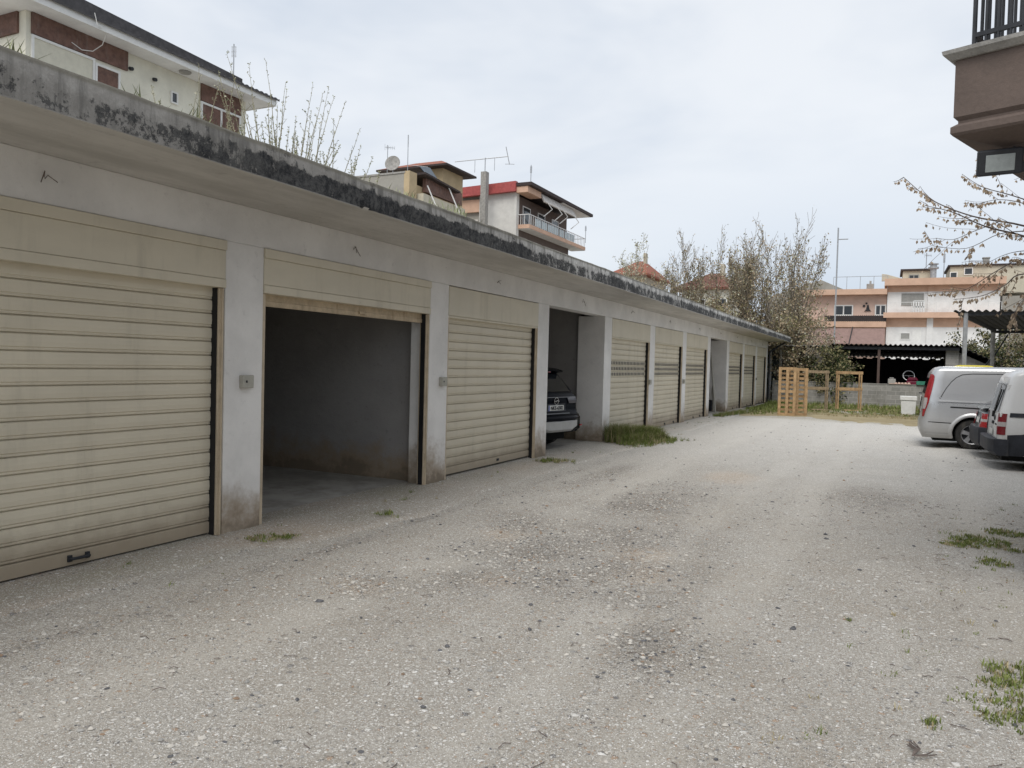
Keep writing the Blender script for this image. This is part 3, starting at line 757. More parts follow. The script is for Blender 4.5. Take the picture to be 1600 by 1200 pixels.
# the tower storey with hipped roof
TX = OX-1.6; ty0 = at_x(692, 280, TX).y; ty1 = at_x(723, 290, TX).y; tz = at_x(692, 262, TX).z
tx0 = at_y(664, 270, ty0).x
blk(h, 'tower_wall', M['ochre'], tx0, TX, ty0, ty1, 0, tz)
rb = MB(); ov = .9; rz = tz-.02
A = [(tx0-ov*5, ty0-ov, rz), (TX+ov, ty0-ov, rz), (TX+ov, ty1+ov, rz), (tx0-ov*5, ty1+ov, rz)]
cx_, cy_ = (tx0+TX)/2-1.5, (ty0+ty1)/2
top = [(cx_-1.5, cy_, rz+1.15), (cx_+1.2, cy_, rz+1.15)]
A2 = [(x, y, z+.16) for x, y, z in A]
rb.add(A+A2+top, [(3,2,1,0)], 1); rb.add(A+A2+top, [(0,1,5,4),(1,2,6,5),(2,3,7,6),(3,0,4,7)], 1); rb.add(A+A2+top, [(4,5,9,8),(5,6,9),(6,7,8,9),(7,4,8)], 0)
rb.build('roof', [M['redtile'], M['darkeave']], h)
pa = [at_x(656,260,OX), at_x(672,262,OX-.3), at_x(688,286,OX-.3), at_x(676,284,OX)]
nb = MB(); nrm = Vector((.04,-.03,.05)); nb.add(pa+[q-nrm for q in pa], [(0,1,2,3),(7,6,5,4),(0,4,5,1),(1,5,6,2),(2,6,7,3),(3,7,4,0)]); nb.build('solar_panel', M['panel'], h)
p = at_y(605, 270, oy0+2); antenna('short comb aerial left of the satellite dish on the ochre house', (p.x, p.y, p.z-.4), 2.6, 0, 3, .03)
p = at_y(637, 258, oy0+2); antenna('tallest thin mast with a low arm on the ochre house roof', (p.x, p.y, p.z-.6), at_y(637,213,oy0+2).z-p.z+.6, 2, 4, .03)
c = at_y(614, 256, oy0+1.); root = empty('satellite_dish', (c.x, c.y, c.z-1.2), 'round grey satellite dish on the ochre house roof', 'satellite dish')
db_ = MB(); n_ = (Vector((.25,-1,.25))).normalized(); u_ = n_.orthogonal().normalized(); v_ = n_.cross(u_)
rows = []
for r_ in (0,.2,.4,.55,.62): rows.append([c+(u_*math.cos(t)+v_*math.sin(t))*r_+n_*(r_*r_*.35) for t in [2*math.pi*k/20 for k in range(21)]])
db_.grid(rows); db_.grid([[q-n_*.03 for q in r__] for r__ in rows]); db_.build('dish', M['concrete'], root, smooth=True); MB().tube([c-Vector((0,0,1.2)), c-n_*.04], .04, 6).build('mast', M['steel'], root); MB().tube([c-v_*.5, c+n_*.6], .02, 5).build('feed_arm', M['steel'], root)

# ---- white house with red fascia and a long balcony
h = empty('balcony_house', (-35, 73, 0), 'white apartment house with red roof edge and long orange balcony behind the garages', 'house')
blk(h, 'end_wall', M['old_white'], -36.2, -32.43, 66, 66.3, 0, 18.0); blk(h, 'wall', M['greyrend'], -40, -32.7, 66.31, 79.5, 0, 17.9)
blk(h, 'pillar', M['old_white'], -32.42, -32.15, 65.93, 66.5, 0, 18.25)
zb_ = at_x(829, 352, -31).z; ze = at_x(829, 300, -31).z; yb0 = at_x(809, 350, -31).y; yb1 = at_x(914, 386, -31).y
bs = blk(h, 'balcony', M['orange'], -32.68, -30.95, yb0+2.4, yb1, zb_-.32, zb_+.05); blk(h, 'balcony_soffit', M['white_render'], -32.6, -31.02, yb0+2.45, yb1-.08, zb_-.36, zb_-.325)
blk(h, 'lower_wall', M['brownpaint'], -32.69, -32.2, 66.6, 79.4, 0, zb_-.37)
rl = MB(); yy = yb0+2.45
rl.bar((-31, yb0+2.45, zb_+1.0), (-31, yb1-.05, zb_+1.0), .06); rl.bar((-32.5, yb0+2.45, zb_+1.0), (-31, yb0+2.45, zb_+1.0), .06); rl.bar((-32.5, yb1-.05, zb_+1.0), (-31, yb1-.05, zb_+1.0), .06)
while yy < yb1: rl.box(-31.02, -30.98, yy, yy+.04, zb_+.05, zb_+1.0); yy += .45
for q in (-32.3,-31.9,-31.5): rl.box(q, q+.04, yb0+2.43, yb0+2.47, zb_+.05, zb_+1.0)
rl.build('railing', M['whitemetal'], h)
yy = yb0+4
while yy < yb1-4: MB().box(-31.06, -31.03, yy, yy+1.3, zb_+.12, zb_+.85).build('railing_glass', M['frosted'], h); yy += 1.5
blk(h, 'recess_wall', M['brownpaint'], -32.69, -32.5, 66.5, 79.45, zb_+.06, 17.8)
for q in range(3): window(h, '+x', -32.5, 68+q*3.6, 69.8+q*3.6, zb_+.1, zb_+2.2, fw=.1)
ye = at_x(925, 347, -30.6).y; rb = MB(); rb.box(-40, -30.5, 65.6, ye, ze+.45, ze+.75); rb.build('roof', M['darkeave'], h)
blk(h, 'roof_soffit', M['white_render'], -32.4, -30.7, 74, ye-.3, ze+.40, ze+.445)
blk(h, 'awning_box', M['orange'], -32.1, -30.9, 65.7, 68.8, ze-.15, ze+.42)
aw = MB(); aw.prism([(-31.0, ze+.38), (-30.6, ze-.45), (-30.7, ze-.5), (-31.2, ze+.33)], 'y', 69.0, 77.6); aw.build('awning', M['canvas'], h)
for q in (69.3, 71.9, 73.4, 76.6):
    MB().tube([(-30.95, q, ze+.2), (-30.3, q+.9, ze-1.0), (-31.0, q+.4, ze-1.75)], .055, 6).build('awning_arm', M['whitemetal'], h)
l0 = at_y(712, 300, 65.5); r0_ = at_y(806, 290, 65.5)
rb = MB(); rb.prism([(l0.x, l0.z-.55), (r0_.x, r0_.z-.5), (r0_.x, r0_.z+.45), (l0.x-.2, l0.z+.35)], 'y', 65.45, 65.95); rb.build('red_fascia', M['redmetal'], h)
blk(h, 'brown_fascia', M['orange'], -39.8, -36.21, 66.0, 66.3, 16.3, 17.5)
blk(h, 'side_wall', M['old_white'], -39.8, -36.22, 67.2, 67.5, 0, 17.4)
cw = MB(); z_ = 16.2; cw.prism([(65.7, 14.2), (65.8, 14.2), (66.7, 16.3), (66.6, 16.3)], 'x', -39.6, -36.5); cw.build('awning', M['canvas'], h)
ch = at_y(757, 300, 64.5); cp = blk(h, 'chimney', M['concrete'], ch.x-.28, ch.x+.28, 64.2, 64.8, 0, at_y(757,269,64.5).z)
antenna('long boom aerial on the concrete chimney of the red edged house', (ch.x, 64.5, at_y(757,269,64.5).z), 1.35, 3, 5, .045)
p = at_x(829, 297, -32); antenna('thin aerial alone on the flat roof of the red edged house', (-32, p.y, ze+.75), 2.4, 1, 6, .04)
p = at_x(916, 385, -31); antenna('short slanted rod at the far balcony end of the red edged house', (-31, p.y-.3, zb_+.6), 1.9, 1, 7, .03)

# ---- two red roofed houses further along
def hip_house(label, px0, px1, py_e, py_t, D, wallm, roofm, dep=9, over=.6):
    a, c_ = at_d(px0, py_e, D), at_d(px1, py_e, D); x0, x1 = min(a.x, c_.x), max(a.x, c_.x); y0 = (a.y+c_.y)/2; ez = (a.z+c_.z)/2; tz_ = at_d((px0+px1)/2, py_t, D+dep/2).z
    h = empty('red_roof_house', ((x0+x1)/2, y0+dep/2, 0), label, 'house', 'red roofed houses beyond the garages')
    blk(h, 'wall', wallm, x0+over, x1-over, y0+over, y0+dep-over, 0, ez+.02)
    for q in (.25, .6): window(h, '-y', y0+over, x0+(x1-x0)*q, x0+(x1-x0)*q+1.3, ez-2.2, ez-.7)
    b = MB(); A = [(x0,y0,ez),(x1,y0,ez),(x1,y0+dep,ez),(x0,y0+dep,ez)]; A2 = [(x,y,z+.18) for x,y,z in A]; w_ = (x1-x0)
    T = [(x0+w_*.4,y0+dep/2,tz_),(x1-w_*.4,y0+dep/2,tz_)]
    b.add(A+A2+T, [(3,2,1,0),(0,1,5,4),(1,2,6,5),(2,3,7,6),(3,0,4,7),(4,5,9,8),(5,6,9),(6,7,8,9),(7,4,8)]); b.build('roof', roofm, h)
    b = MB(); b.box(x0+w_*.62, x0+w_*.68, y0+dep*.4, y0+dep*.48, ez, tz_+.7); b.build('chimney', M['beige'], h)
hip_house('small house with a red roof just above the garage roof, left of the bare trees', 944, 1016, 430, 409, 74, M['beige'], M['redtile'])
hip_house('house with a dark red hipped roof half hidden behind the bare trees', 1046, 1152, 452, 428, 62, M['cream_render'], surf('old_red_tile', (.17,.075,.055), .85, .3, 5))

# ---- orange and white apartment block facing the yard
Y = 72.
def ax(px, py=480): return at_y(px, py, Y).x
def az(py, px=1450): return at_y(px, py, Y).z
h = empty('apartment_block', (3, 78, 0), 'white apartment block with orange bands and flat roof at the end of the yard', 'apartment block')
xl, xr = ax(1386), ax(1563, 460)
blk(h, 'wall', M['white_render'], xl, xr, Y, Y+12, 0, 9.0)
blk(h, 'upper_band', M['orange'], xl, xr, Y-.03, Y+12, 8.45, 8.93); blk(h, 'cornice', M['orange'], xl-.25, xr+.3, Y-.75, Y+12.3, 8.94, 9.5)
zs = az(493)
blk(h, 'floor_slab', M['orange'], xl-.25, xr+.3, Y-.75, Y-.04, zs-.22, zs+.22); blk(h, 'lower_band', M['orange'], xl-.02, xr+.02, Y-.035, Y+11, zs-.95, zs-.23)
blk(h, 'pilaster', M['white_render'], ax(1449), ax(1459), Y-.12, Y, 0, 8.44); blk(h, 'pilaster', M['orange'], ax(1449), ax(1459), Y-.13, Y-.04, 8.45, 8.93)
window(h, '-y', Y, ax(1408), ax(1443), az(477), az(458), frame=M['greyblind'], pane=M['greyblind'], mull=1, fw=.08)
window(h, '-y', Y, ax(1408), ax(1424), az(531), az(520), fw=.06, pane=M['greyblind'])
blk(h, 'blind_panel', M['white_pvc'], ax(1427), ax(1441), Y-.05, Y, az(540), az(515))
rl = MB()
rl.bar((xl, Y-.7, zs+1.05), (xr, Y-.7, zs+1.05), .035)
for q in [xl+.9*i for i in range(10)]: rl.box(q, q+.03, Y-.71, Y-.68, zs+.2, zs+1.05)
x0_, x1_ = ax(1427), ax(1443)
for i in range(5): rl.box(x0_+(x1_-x0_)*i/4-.05, x0_+(x1_-x0_)*i/4+.05, Y-.72, Y-.66, zs+.22, zs+1.15)
rl.box(x0_, x1_, Y-.72, Y-.66, zs+1.1, zs+1.2); rl.box(x0_, x1_, Y-.72, Y-.66, zs+.62, zs+.7)
rl.build('railing', M['whitemetal'], h)
xb0, xb1 = at_y(1396, 432, 76).x, at_y(1406, 432, 76).x
MB().prism([(xb0-.9, 9.5), (xb1+.7, 9.5), (xb0-.5, 10.05), (xb0-.9, 10.1)], 'y', 73, 73.3).build('roof_stair_wall', M['beige'], h)
h2 = empty('penthouse', (6, 82, 0), 'beige rooftop rooms with a flat dark roof on top of the orange banded block', 'penthouse')
x0_, x1_ = at_y(1411, 425, 78).x, at_y(1455, 425, 78).x; zt_ = at_y(1430, 423, 78).z
blk(h2, 'wall', M['beige'], x0_, x1_, 78, 83, 9.0, zt_-.02); blk(h2, 'roof', M['darkeave'], x0_-.2, x1_+.2, 77.8, 83, zt_, zt_+.15)
window(h2, '-y', 78, at_y(1420,430,78).x, at_y(1436,430,78).x, zt_-1.1, zt_-.35, mull=1, frame=M['greyblind'])
x2_ = at_y(1612, 420, 80).x; zt2 = at_y(1500, 416, 80).z
blk(h2, 'wall', M['beige'], x1_+1.6, x2_, 80, 86, 9.0, zt2-.02); blk(h2, 'roof', M['darkeave'], x1_+1.4, x2_, 79.8, 86, zt2, zt2+.12)
window(h2, '-y', 80, at_y(1484,430,80).x, at_y(1496,430,80).x, zt2-1.3, zt2-.5); window(h2, '-y', 80, at_y(1506,430,80).x, at_y(1520,430,80).x, zt2-.8, zt2-.15)
c = at_y(1458, 432, 77); b = MB(); zc_ = at_y(1458,412,77).z; b.lathe([(.25,9.4),(.25,zc_-.5),(.42,zc_-.45),(.42,zc_-.3),(.27,zc_-.28),(.27,zc_-.1),(.40,zc_-.08),(.40,zc_),(0,zc_)], (c.x,77,0), 'z', 14)
tag(b.build('flue', M['steel'], smooth=True), 'silver metal flue with a cowl on the orange banded block', 'flue')
for px, py, lab, k_ in ((1448,395,'forked aerial left of the silver flue','l'), (1476,393,'aerial mast just right of the silver flue','m'), (1515,392,'thin aerial further right on the beige rooms','r')):
    p = at_y(px, py, 79); antenna(lab, (p.x, 79, 9.5 if k_ != 'r' else zt2), p.z-(9.5 if k_ != 'r' else zt2), {'l': 0, 'm': 1, 'r': 2}[k_], 9, .035)
c = at_y(1541, 404, 82); b = MB(); b.box(c.x-.25, c.x+.25, 81.8, 82.3, zt2+.1, c.z).box(c.x-.3, c.x+.3, 81.75, 82.35, c.z, c.z+.1); tag(b.build('chimney', M['concrete']), 'small concrete chimney on the beige rooftop rooms', 'chimney')

h = empty('peach_house', (-4, 78, 0), 'lower peach house with dark balcony cloth and a mauve awning beside the white block', 'house')
xl2, xr2 = ax(1244), ax(1386)-.03
zr = az(457, 1320)
blk(h, 'wall', M['peach'], xl2, xr2, Y+.3, Y+10, 0, zr-.25); blk(h, 'cornice', M['orange'], xl2-.2, xr2, Y-.6, Y+10.2, zr-.24, zr+.22)
for a_, c_ in ((1303,1334),(1367,1386)):
    window(h, '-y', Y+.3, ax(a_), ax(c_)-.05, az(493,1330), az(476,1330), mull=1, fw=.1)
zf = az(507, 1330); blk(h, 'floor_slab', M['orange'], xl2-.2, xr2, Y-.6, Y+.29, zf-.25, zf+.22)
blk(h, 'balcony_cloth', M['browncloth'], ax(1290), xr2, Y-.6, Y-.55, zf+.24, az(494,1330))
rr = MB()
for i in range(30): q = ax(1290)+(xr2-ax(1290))*i/29; rr.box(q-.02, q+.02, Y-.64, Y-.61, zf+.22, az(493,1330))
rr.build('railing', M['darkmetal'], h)
aw = MB(); zz0, zz1 = az(537,1330), az(513,1330)
aw.prism([(Y-.5, zz1), (Y-1.7, zz0), (Y-1.75, zz0-.06), (Y-.55, zz1-.08)], 'x', ax(1262), xr2-.05); aw.build('awning', M['mauve'], h)
aa = MB(); q = ax(1334); aa.bar((q, Y-.56, zz1+.1), (q-.2, Y-1.85, zz0-.1), .07); aa.build('awning_arm', M['darkmetal'], h)
for px, py, r_ in ((1350,478,.1),(1354,474,.08)): MB().tube([at_y(px,py,Y+.28), at_y(px,py,Y+.2)], r_, 8).build('wall_ornament', M['darkmetal'], h)
wl = MB()
c = at_y(1356, 482, Y+.3); wl.prism([(c.x-.05,c.z+.3),(c.x+.05,c.z+.3),(c.x+.14,c.z-.1),(c.x+.26,c.z-.22),(c.x-.26,c.z-.22),(c.x-.14,c.z-.1)], 'y', Y+.2, Y+.3); wl.build('wall_ornament', M['darkmetal'], h)
c = at_y(1360, 446, 75); b = MB(); b.box(c.x-.3, c.x+.3, 74.7, 75.3, zr+.2, at_y(1360,444,75).z).box(c.x-.08, c.x+.08, 74.9, 75.1, at_y(1360,444,75).z, at_y(1360,439,75).z); tag(b.build('chimney', M['concrete']), 'concrete chimney on the roof of the lower peach house', 'chimney')
rr = MB(); rr.bar((xl2+3, Y-.3, zr+1.3), (xr2, Y-.3, zr+1.3), .04)
for i in range(5): q = xl2+3+(xr2-xl2-3)*i/4; rr.box(q-.02, q+.02, Y-.32, Y-.28, zr+.22, zr+1.3)
rr.build('roof_rail', M['steel'], h)
pm = at_y(1310, 356, 66); root = antenna('tall lone mast with a small head between the bare trees and the white block', (pm.x, 66, 0), pm.z, 4, 8, .06); root.name = 'mast'; root['category'] = 'mast'
# pale mound of roof far behind the bare tree
b = MB(); c = at_d(1290, 445, 95); b.prism([(c.x-7,0),(c.x+4,0),(c.x+4,c.z-1.5),(c.x-.5,c.z+.6),(c.x-7,c.z-1.5)], 'y', c.y, c.y+8); tag(b.build('pale_roof', M['greyrend']), 'pale gabled house far behind the right edge of the bare trees', 'house')
h = empty('grey_house', (13, 78, 0), 'grey brown house right of the white block, behind the hanging branches', 'house')
blk(h, 'wall', M['greyrend'], xr+.6, xr+11, 76, 86, 0, az(455, 1590)); window(h, '-y', 76, xr+1.4, xr+3, 5.5, 7, mull=1)

# ================================================================== BLOCK WALL AND SHEDS
def block_mat():
    k = NM('cinder_blocks'); y = k.n('CombineXYZ', i0=k.sep(0), i1=k.sep(2), i2=0.)
    br = k.nt.nodes.new('ShaderNodeTexBrick'); k.nt.links.new(y, br.inputs['Vector'])
    br.inputs['Scale'].default_value = 1; br.inputs['Brick Width'].default_value = .42; br.inputs['Row Height'].default_value = .2; br.inputs['Mortar Size'].default_value = .012; br.inputs['Mortar Smooth'].default_value = .3
    for i, c in ((1,(.25,.245,.23,1)),(2,(.33,.32,.30,1)),(3,(.40,.385,.36,1))): br.inputs[i].default_value = c
    n_ = k.noise(1.3, 6, .7); f = k.noise(14, 5, .7)
    c = k.mix(k.ramp(n_, .45, .7, 0, .55), br.outputs[0], (.15,.145,.125)); c = k.mix(k.ramp(f, .5, .75, 0, .4), c, (.12,.115,.1))
    k.bump(br.outputs[1], .4, .02); return k.done(c, .95, 0, .1)
M['block'] = block_mat()
b = MB(); b.box(-5.3, 14, 41.6, 41.8, -.1, 1.12); b.box(-5.3, 14, 41.58, 41.82, 1.12, 1.15)
tag(b.build('block_wall', M['block']), 'low grey cinder block wall closing the end of the yard', 'wall')
def corr_mat(): return surf('black_corrugated_sheet', (.022,.022,.024), .6, .3, 4)
M['corr'] = corr_mat()
def corrugated(b, P00, P10, P01, P11, n, amp, th=.02):
    # P00-P10 along the waves' row, P01/P11 the far edge
    P00, P10, P01, P11 = map(Vector, (P00, P10, P01, P11)); up = Vector((0,0,1)); r1 = []; r2 = []
    m_ = n*6
    rows = []
    for i in range(m_+1):
        t = i/m_; w = up*(amp*math.sin(2*math.pi*n*t)); a = P00.lerp(P10, t)+w; c = P01.lerp(P11, t)+w
        rows.append([a, c, c-up*th, a-up*th, a])
    b.grid(rows)
h = empty('workshop_shed', (.4, 46, 0), 'open workshop shed with a black corrugated roof and dark inside behind the block wall', 'shed')
b = MB(); corrugated(b, (-2.6,42.4,3.08), (3.15,42.4,3.08), (-2.6,49.4,2.60), (3.15,49.4,2.60), 26, .04); b.build('roof', M['corr'], h, smooth=True)
b = MB(); b.box(-2.5, 3.1, 42.6, 42.72, 2.84, 2.98); b.box(-2.5, 3.1, 46, 46.1, 2.62, 2.74); b.build('beam', M['darkmetal'], h)
M['dark_inner'] = surf('dark_interior', (.028,.026,.026), .95, .3, 3)  # dark interior put into the near-black wall and floor colour
b = MB(); g = random.Random(5); q = -2.6; top = [(-2.6, 2.55)]
while q < 3.6:
    w = g.uniform(.14, .3); u = g.uniform(.22, .4); top += [(q+w, 2.55), (q+w+.06, 2.475), (q+w+u*.5, 2.46+g.uniform(0,.02)), (q+w+u, 2.475), (q+w+u+.05, 2.55)]; q += w+u+.05
top += [(4.4, 2.55)]
b.prism([(-2.6, 0)]+top+[(4.4, 0)], 'y', 49, 49.2); b.build('back_wall', M['dark_inner'], h)
MB().box(-2.7, -2.55, 43, 49, 0, 2.9).build('side_wall', M['dark_inner'], h); MB().box(4.3, 4.4, 43.3, 49, 0, 2.3).build('side_wall', M['block'], h)
MB().box(-2.5, 4.3, 43, 49, -.05, .03).build('floor', M['dark_inner'], h)
MB().box(-.45, -.33, 42.6, 42.72, 0, 2.85).build('post', surf('brown_post', (.10,.07,.06), .8), h)
MB().box(2.55, 3.1, 42.9, 43.4, 0, 2.92).build('pillar', M['block'], h)
MB().prism([(3.12, 0), (4.3, 0), (4.3, 2.2), (3.12, 2.75)], 'y', 43.05, 43.25).build('side_wall', M['block'], h)
b = MB(); corrugated(b, (3.05,42.5,3.06), (4.6,42.5,2.36), (3.05,49.4,2.76), (4.6,49.4,2.1), 7, .03); b.build('lean_to_roof', M['corr'], h, smooth=True)
# grey outbuilding left of the workshop
h = empty('outbuilding', (-5, 45, 0), 'grey rendered outbuilding with dark glazed openings behind the wooden racks', 'outbuilding')
blk(h, 'wall', M['greyrend'], -3.85, -2.75, 42.5, 48, 0, 2.9); blk(h, 'wall', M['greyrend'], -12, -3.851, 44, 48, 0, 2.9)
blk(h, 'doorway', M['dark_inner'], -4.75, -3.86, 43.9, 43.99, .3, 2.3)  # flat dark sheet on the solid wall stands in for a dark opening
b = MB(); b.box(-9, -4.95, 42.6, 42.66, .9, 2.7); b.build('glazing', plain_glass('dark_glazing', (.015,.022,.024), .15), h)
for q in (-5.05, -5.55, -6.1, -6.7): MB().box(q-.05, q+.05, 42.5, 42.6, 0, 2.75).build('post', M['whitemetal'], h)
b = MB(); corrugated(b, (-12,42.2,2.95), (-2.72,42.2,2.98), (-12,48.4,3.1), (-2.72,48.4,3.1), 30, .03); b.build('roof', M['concrete'], h, smooth=True)
# right hand canopy
h = empty('canopy', (5, 34, 0), 'black corrugated canopy on steel posts behind the parked vans', 'canopy')
n0 = Vector((1.95, 29.95, 3.84)); n1 = Vector((9.5, 29.95, 3.9)); f0 = Vector((4.06, 39.9, 3.72)); f1 = Vector((11, 39.9, 3.72))
b = MB(); corrugated(b, n0, n1, f0, f1, 34, .04); b.build('roof', M['corr'], h, smooth=True)
b = MB(); b.bar(n0+Vector((.15,.15,-.1)), n1+Vector((0,.15,-.1)), .06, .1); b.bar(f0+Vector((0,-.1,-.1)), f1+Vector((0,-.1,-.1)), .08, .12); b.bar(n0+Vector((.2,.2,-.1)), f0+Vector((.2,-.1,-.1)), .06, .1)
b.build('beam', M['darkmetal'], h)
MB().tube([(2.33,30.1,0), (2.33,30.1,3.78)], .07, 10).build('post', M['steel'], h, smooth=True)
MB().tube([(4.15,39.8,0), (4.15,39.8,3.6)], .09, 10).build('post', M['concrete'], h, smooth=True)
MB().tube([(9,30.1,0), (9,30.1,3.78)], .07, 10).build('post', M['steel'], h, smooth=True); MB().tube([(10.4,39.8,0), (10.4,39.8,3.6)], .09, 10).build('post', M['concrete'], h, smooth=True)
b = MB(); b.bar((4.15,39.8,2.4), (4.7,39.8,3.5), .06); b.bar((4.15,39.8,2.5), (3.5,39.7,1.5), .05); b.build('brace', M['darkmetal'], h)
# corrugated barrel tank behind the canopy
c = at_d(1600, 575, 40); b = MB(); rows = []
for i in range(121):
    t = i/120; rr_ = 1.32+.05*math.sin(t*2*math.pi*14); rows.append([(c.x-1.55+4.6*t, c.y+rr_*math.cos(a_)+1, 1.0+rr_*math.sin(a_)+.4) for a_ in [math.pi*(1.25-1.5*k/20) for k in range(21)]])
b.grid(rows); b.add(rows[0], [tuple(range(21))]); b.add(rows[-1], [tuple(range(21))])
b.box(c.x-1.5, c.x+3, c.y+.1, c.y+1.9, 0, .5)
tag(b.build('ribbed_tank', M['concrete'], smooth=True), 'grey ribbed barrel shaped tank under the far right canopy', 'tank')

# ================================================================== BALCONY HOUSE ON THE RIGHT
d2 = (R0*.737+F0*.676).normalized(); d1n = (R0*.676-F0*.737).normalized()    # into the house / along its front to the right
C0 = at_d(1489, 200, 5); C0.z = 0
zA = at_d(1473,85,5).z; zC = at_d(1490,190,5).z; zD = at_d(1535,234,5).z
h = empty('brown_house', tuple(C0+d2*3), 'brown rendered house with an overhanging balcony at the top right corner', 'house')
def lay(b, prof, L0=0., L1=9., back=1.9):
    # prof: (out, z) pairs; a solid band around front and left side, "out" is how far it projects beyond the balcony body
    rings = []
    for out, z in prof:
        a = C0-d2*out-d1n*out; e_ = C0-d2*out+d1n*L1; f_ = C0+d2*back+d1n*L1; g_ = C0+d2*back-d1n*out
        rings.append([v+Vector((0,0,z)) for v in (a, e_, f_, g_)])
    n = len(rings); vs = [v for r_ in rings for v in r_]; fs = [tuple(range(4)), tuple(range(4*n-4, 4*n))]
    for i in range(n-1):
        for k_ in range(4): k2 = (k_+1) % 4; fs.append((i*4+k_, i*4+k2, i*4+4+k2, i*4+4+k_))
    return b.add(vs, fs)
zB = zC-.06
b = MB(); lay(b, [(-.27,zD-.03),(-.24,zD),(-.22,zD+.02),(0.0,zB-.035),(.012,zB-.02),(.012,zB+.02),(-.022,zB+.045),(-.022,zB+.06),(0,zB+.085),(0,zA-.045)]); b.build('balcony', M['brownpaint'], h)
b = MB(); lay(b, [(.02,zA-.0449),(.06,zA-.012),(.065,zA+.012),(.0,zA+.03)]); b.build('balcony_coping', M['concrete'], h)
rb = MB(); T = C0+d2*.06+d1n*.085
for k_ in range(30):
    p = T+d1n*(.062*2*k_*.55); rb.tube([p+Vector((0,0,zA+.02)), p+Vector((0,0,zA+1.0))], .011 if k_ else .014, 6)
for k_ in range(1, 12):
    p = T+d2*(.14*k_); rb.tube([p+Vector((0,0,zA+.02)), p+Vector((0,0,zA+1.0))], .011, 6)
for zz in (.11, 1.0):
    rb.bar(T+Vector((0,0,zA+zz)), T+d1n*7+Vector((0,0,zA+zz)), .022, .028); rb.bar(T+Vector((0,0,zA+zz)), T+d2*1.7+Vector((0,0,zA+zz)), .022, .028)
rb.build('railing', M['darkmetal'], h)
W0 = C0+d2*2.2; b = MB()
fp = [W0, W0+d1n*24, W0+d1n*24+d2*5.0, W0+d2*5.0]  # unseen front run, made longer to shade the near garages
b.add([v+Vector((0,0,z)) for z in (0, 8.6) for v in fp], [(3,2,1,0),(4,5,6,7),(0,1,5,4),(1,2,6,5),(2,3,7,6),(3,0,4,7)]); b.build('wall', M['brownpaint'], h)
b = MB(); lay(b, [(-2.1, 8.61), (-2.1, 8.9)], L1=24, back=7.4); b.build('roof', M['darkeave'], h)
for z0_ in (.9, 4.6):
    for t in (2, 5, 8):
        b = MB(); a = W0+d1n*t-d2*.03; b.obox(a+d1n*.6+Vector((0,0,z0_+.7)), d1n*.6, d2*.03, (0,0,.7)); o = b.build('window', M['glass'], h)
# floodlight under the balcony
fl = at_d(1562, 253, 4.95)
root = empty('floodlight', tuple(fl), 'black rectangular floodlight with a pale glass front, hung under the brown balcony', 'floodlight')
nrm = (-F0*.93-R0*.18+Vector((0,0,-.28))).normalized(); u_ = (R0*.97+F0*-.02+Vector((0,0,.13))); u_ = (u_-nrm*u_.dot(nrm)).normalized(); v_ = nrm.cross(u_).normalized()
if v_.z < 0: v_ = -v_
b = MB(); b.obox(fl, u_*.132, v_*.082, nrm*.022); b.build('housing', M['darkmetal'], root, bevel=.012)
MB().obox(fl+nrm*.023-u_*.005-v_*.004, u_*.085, v_*.053, nrm*.003).build('lens', surf('led_glass', (.30,.33,.33), .25, .08, 30, spec=.5), root, bevel=.002)
b = MB(); b.obox(fl-nrm*.05+u_*.075-v_*.045, u_*.10, v_*.032, nrm*.05)
b.bar(fl-nrm*.03+u_*.1, fl-nrm*.06+v_*.14+u_*.1, .02, .02); b.build('bracket', M['darkmetal'], root, bevel=.006)

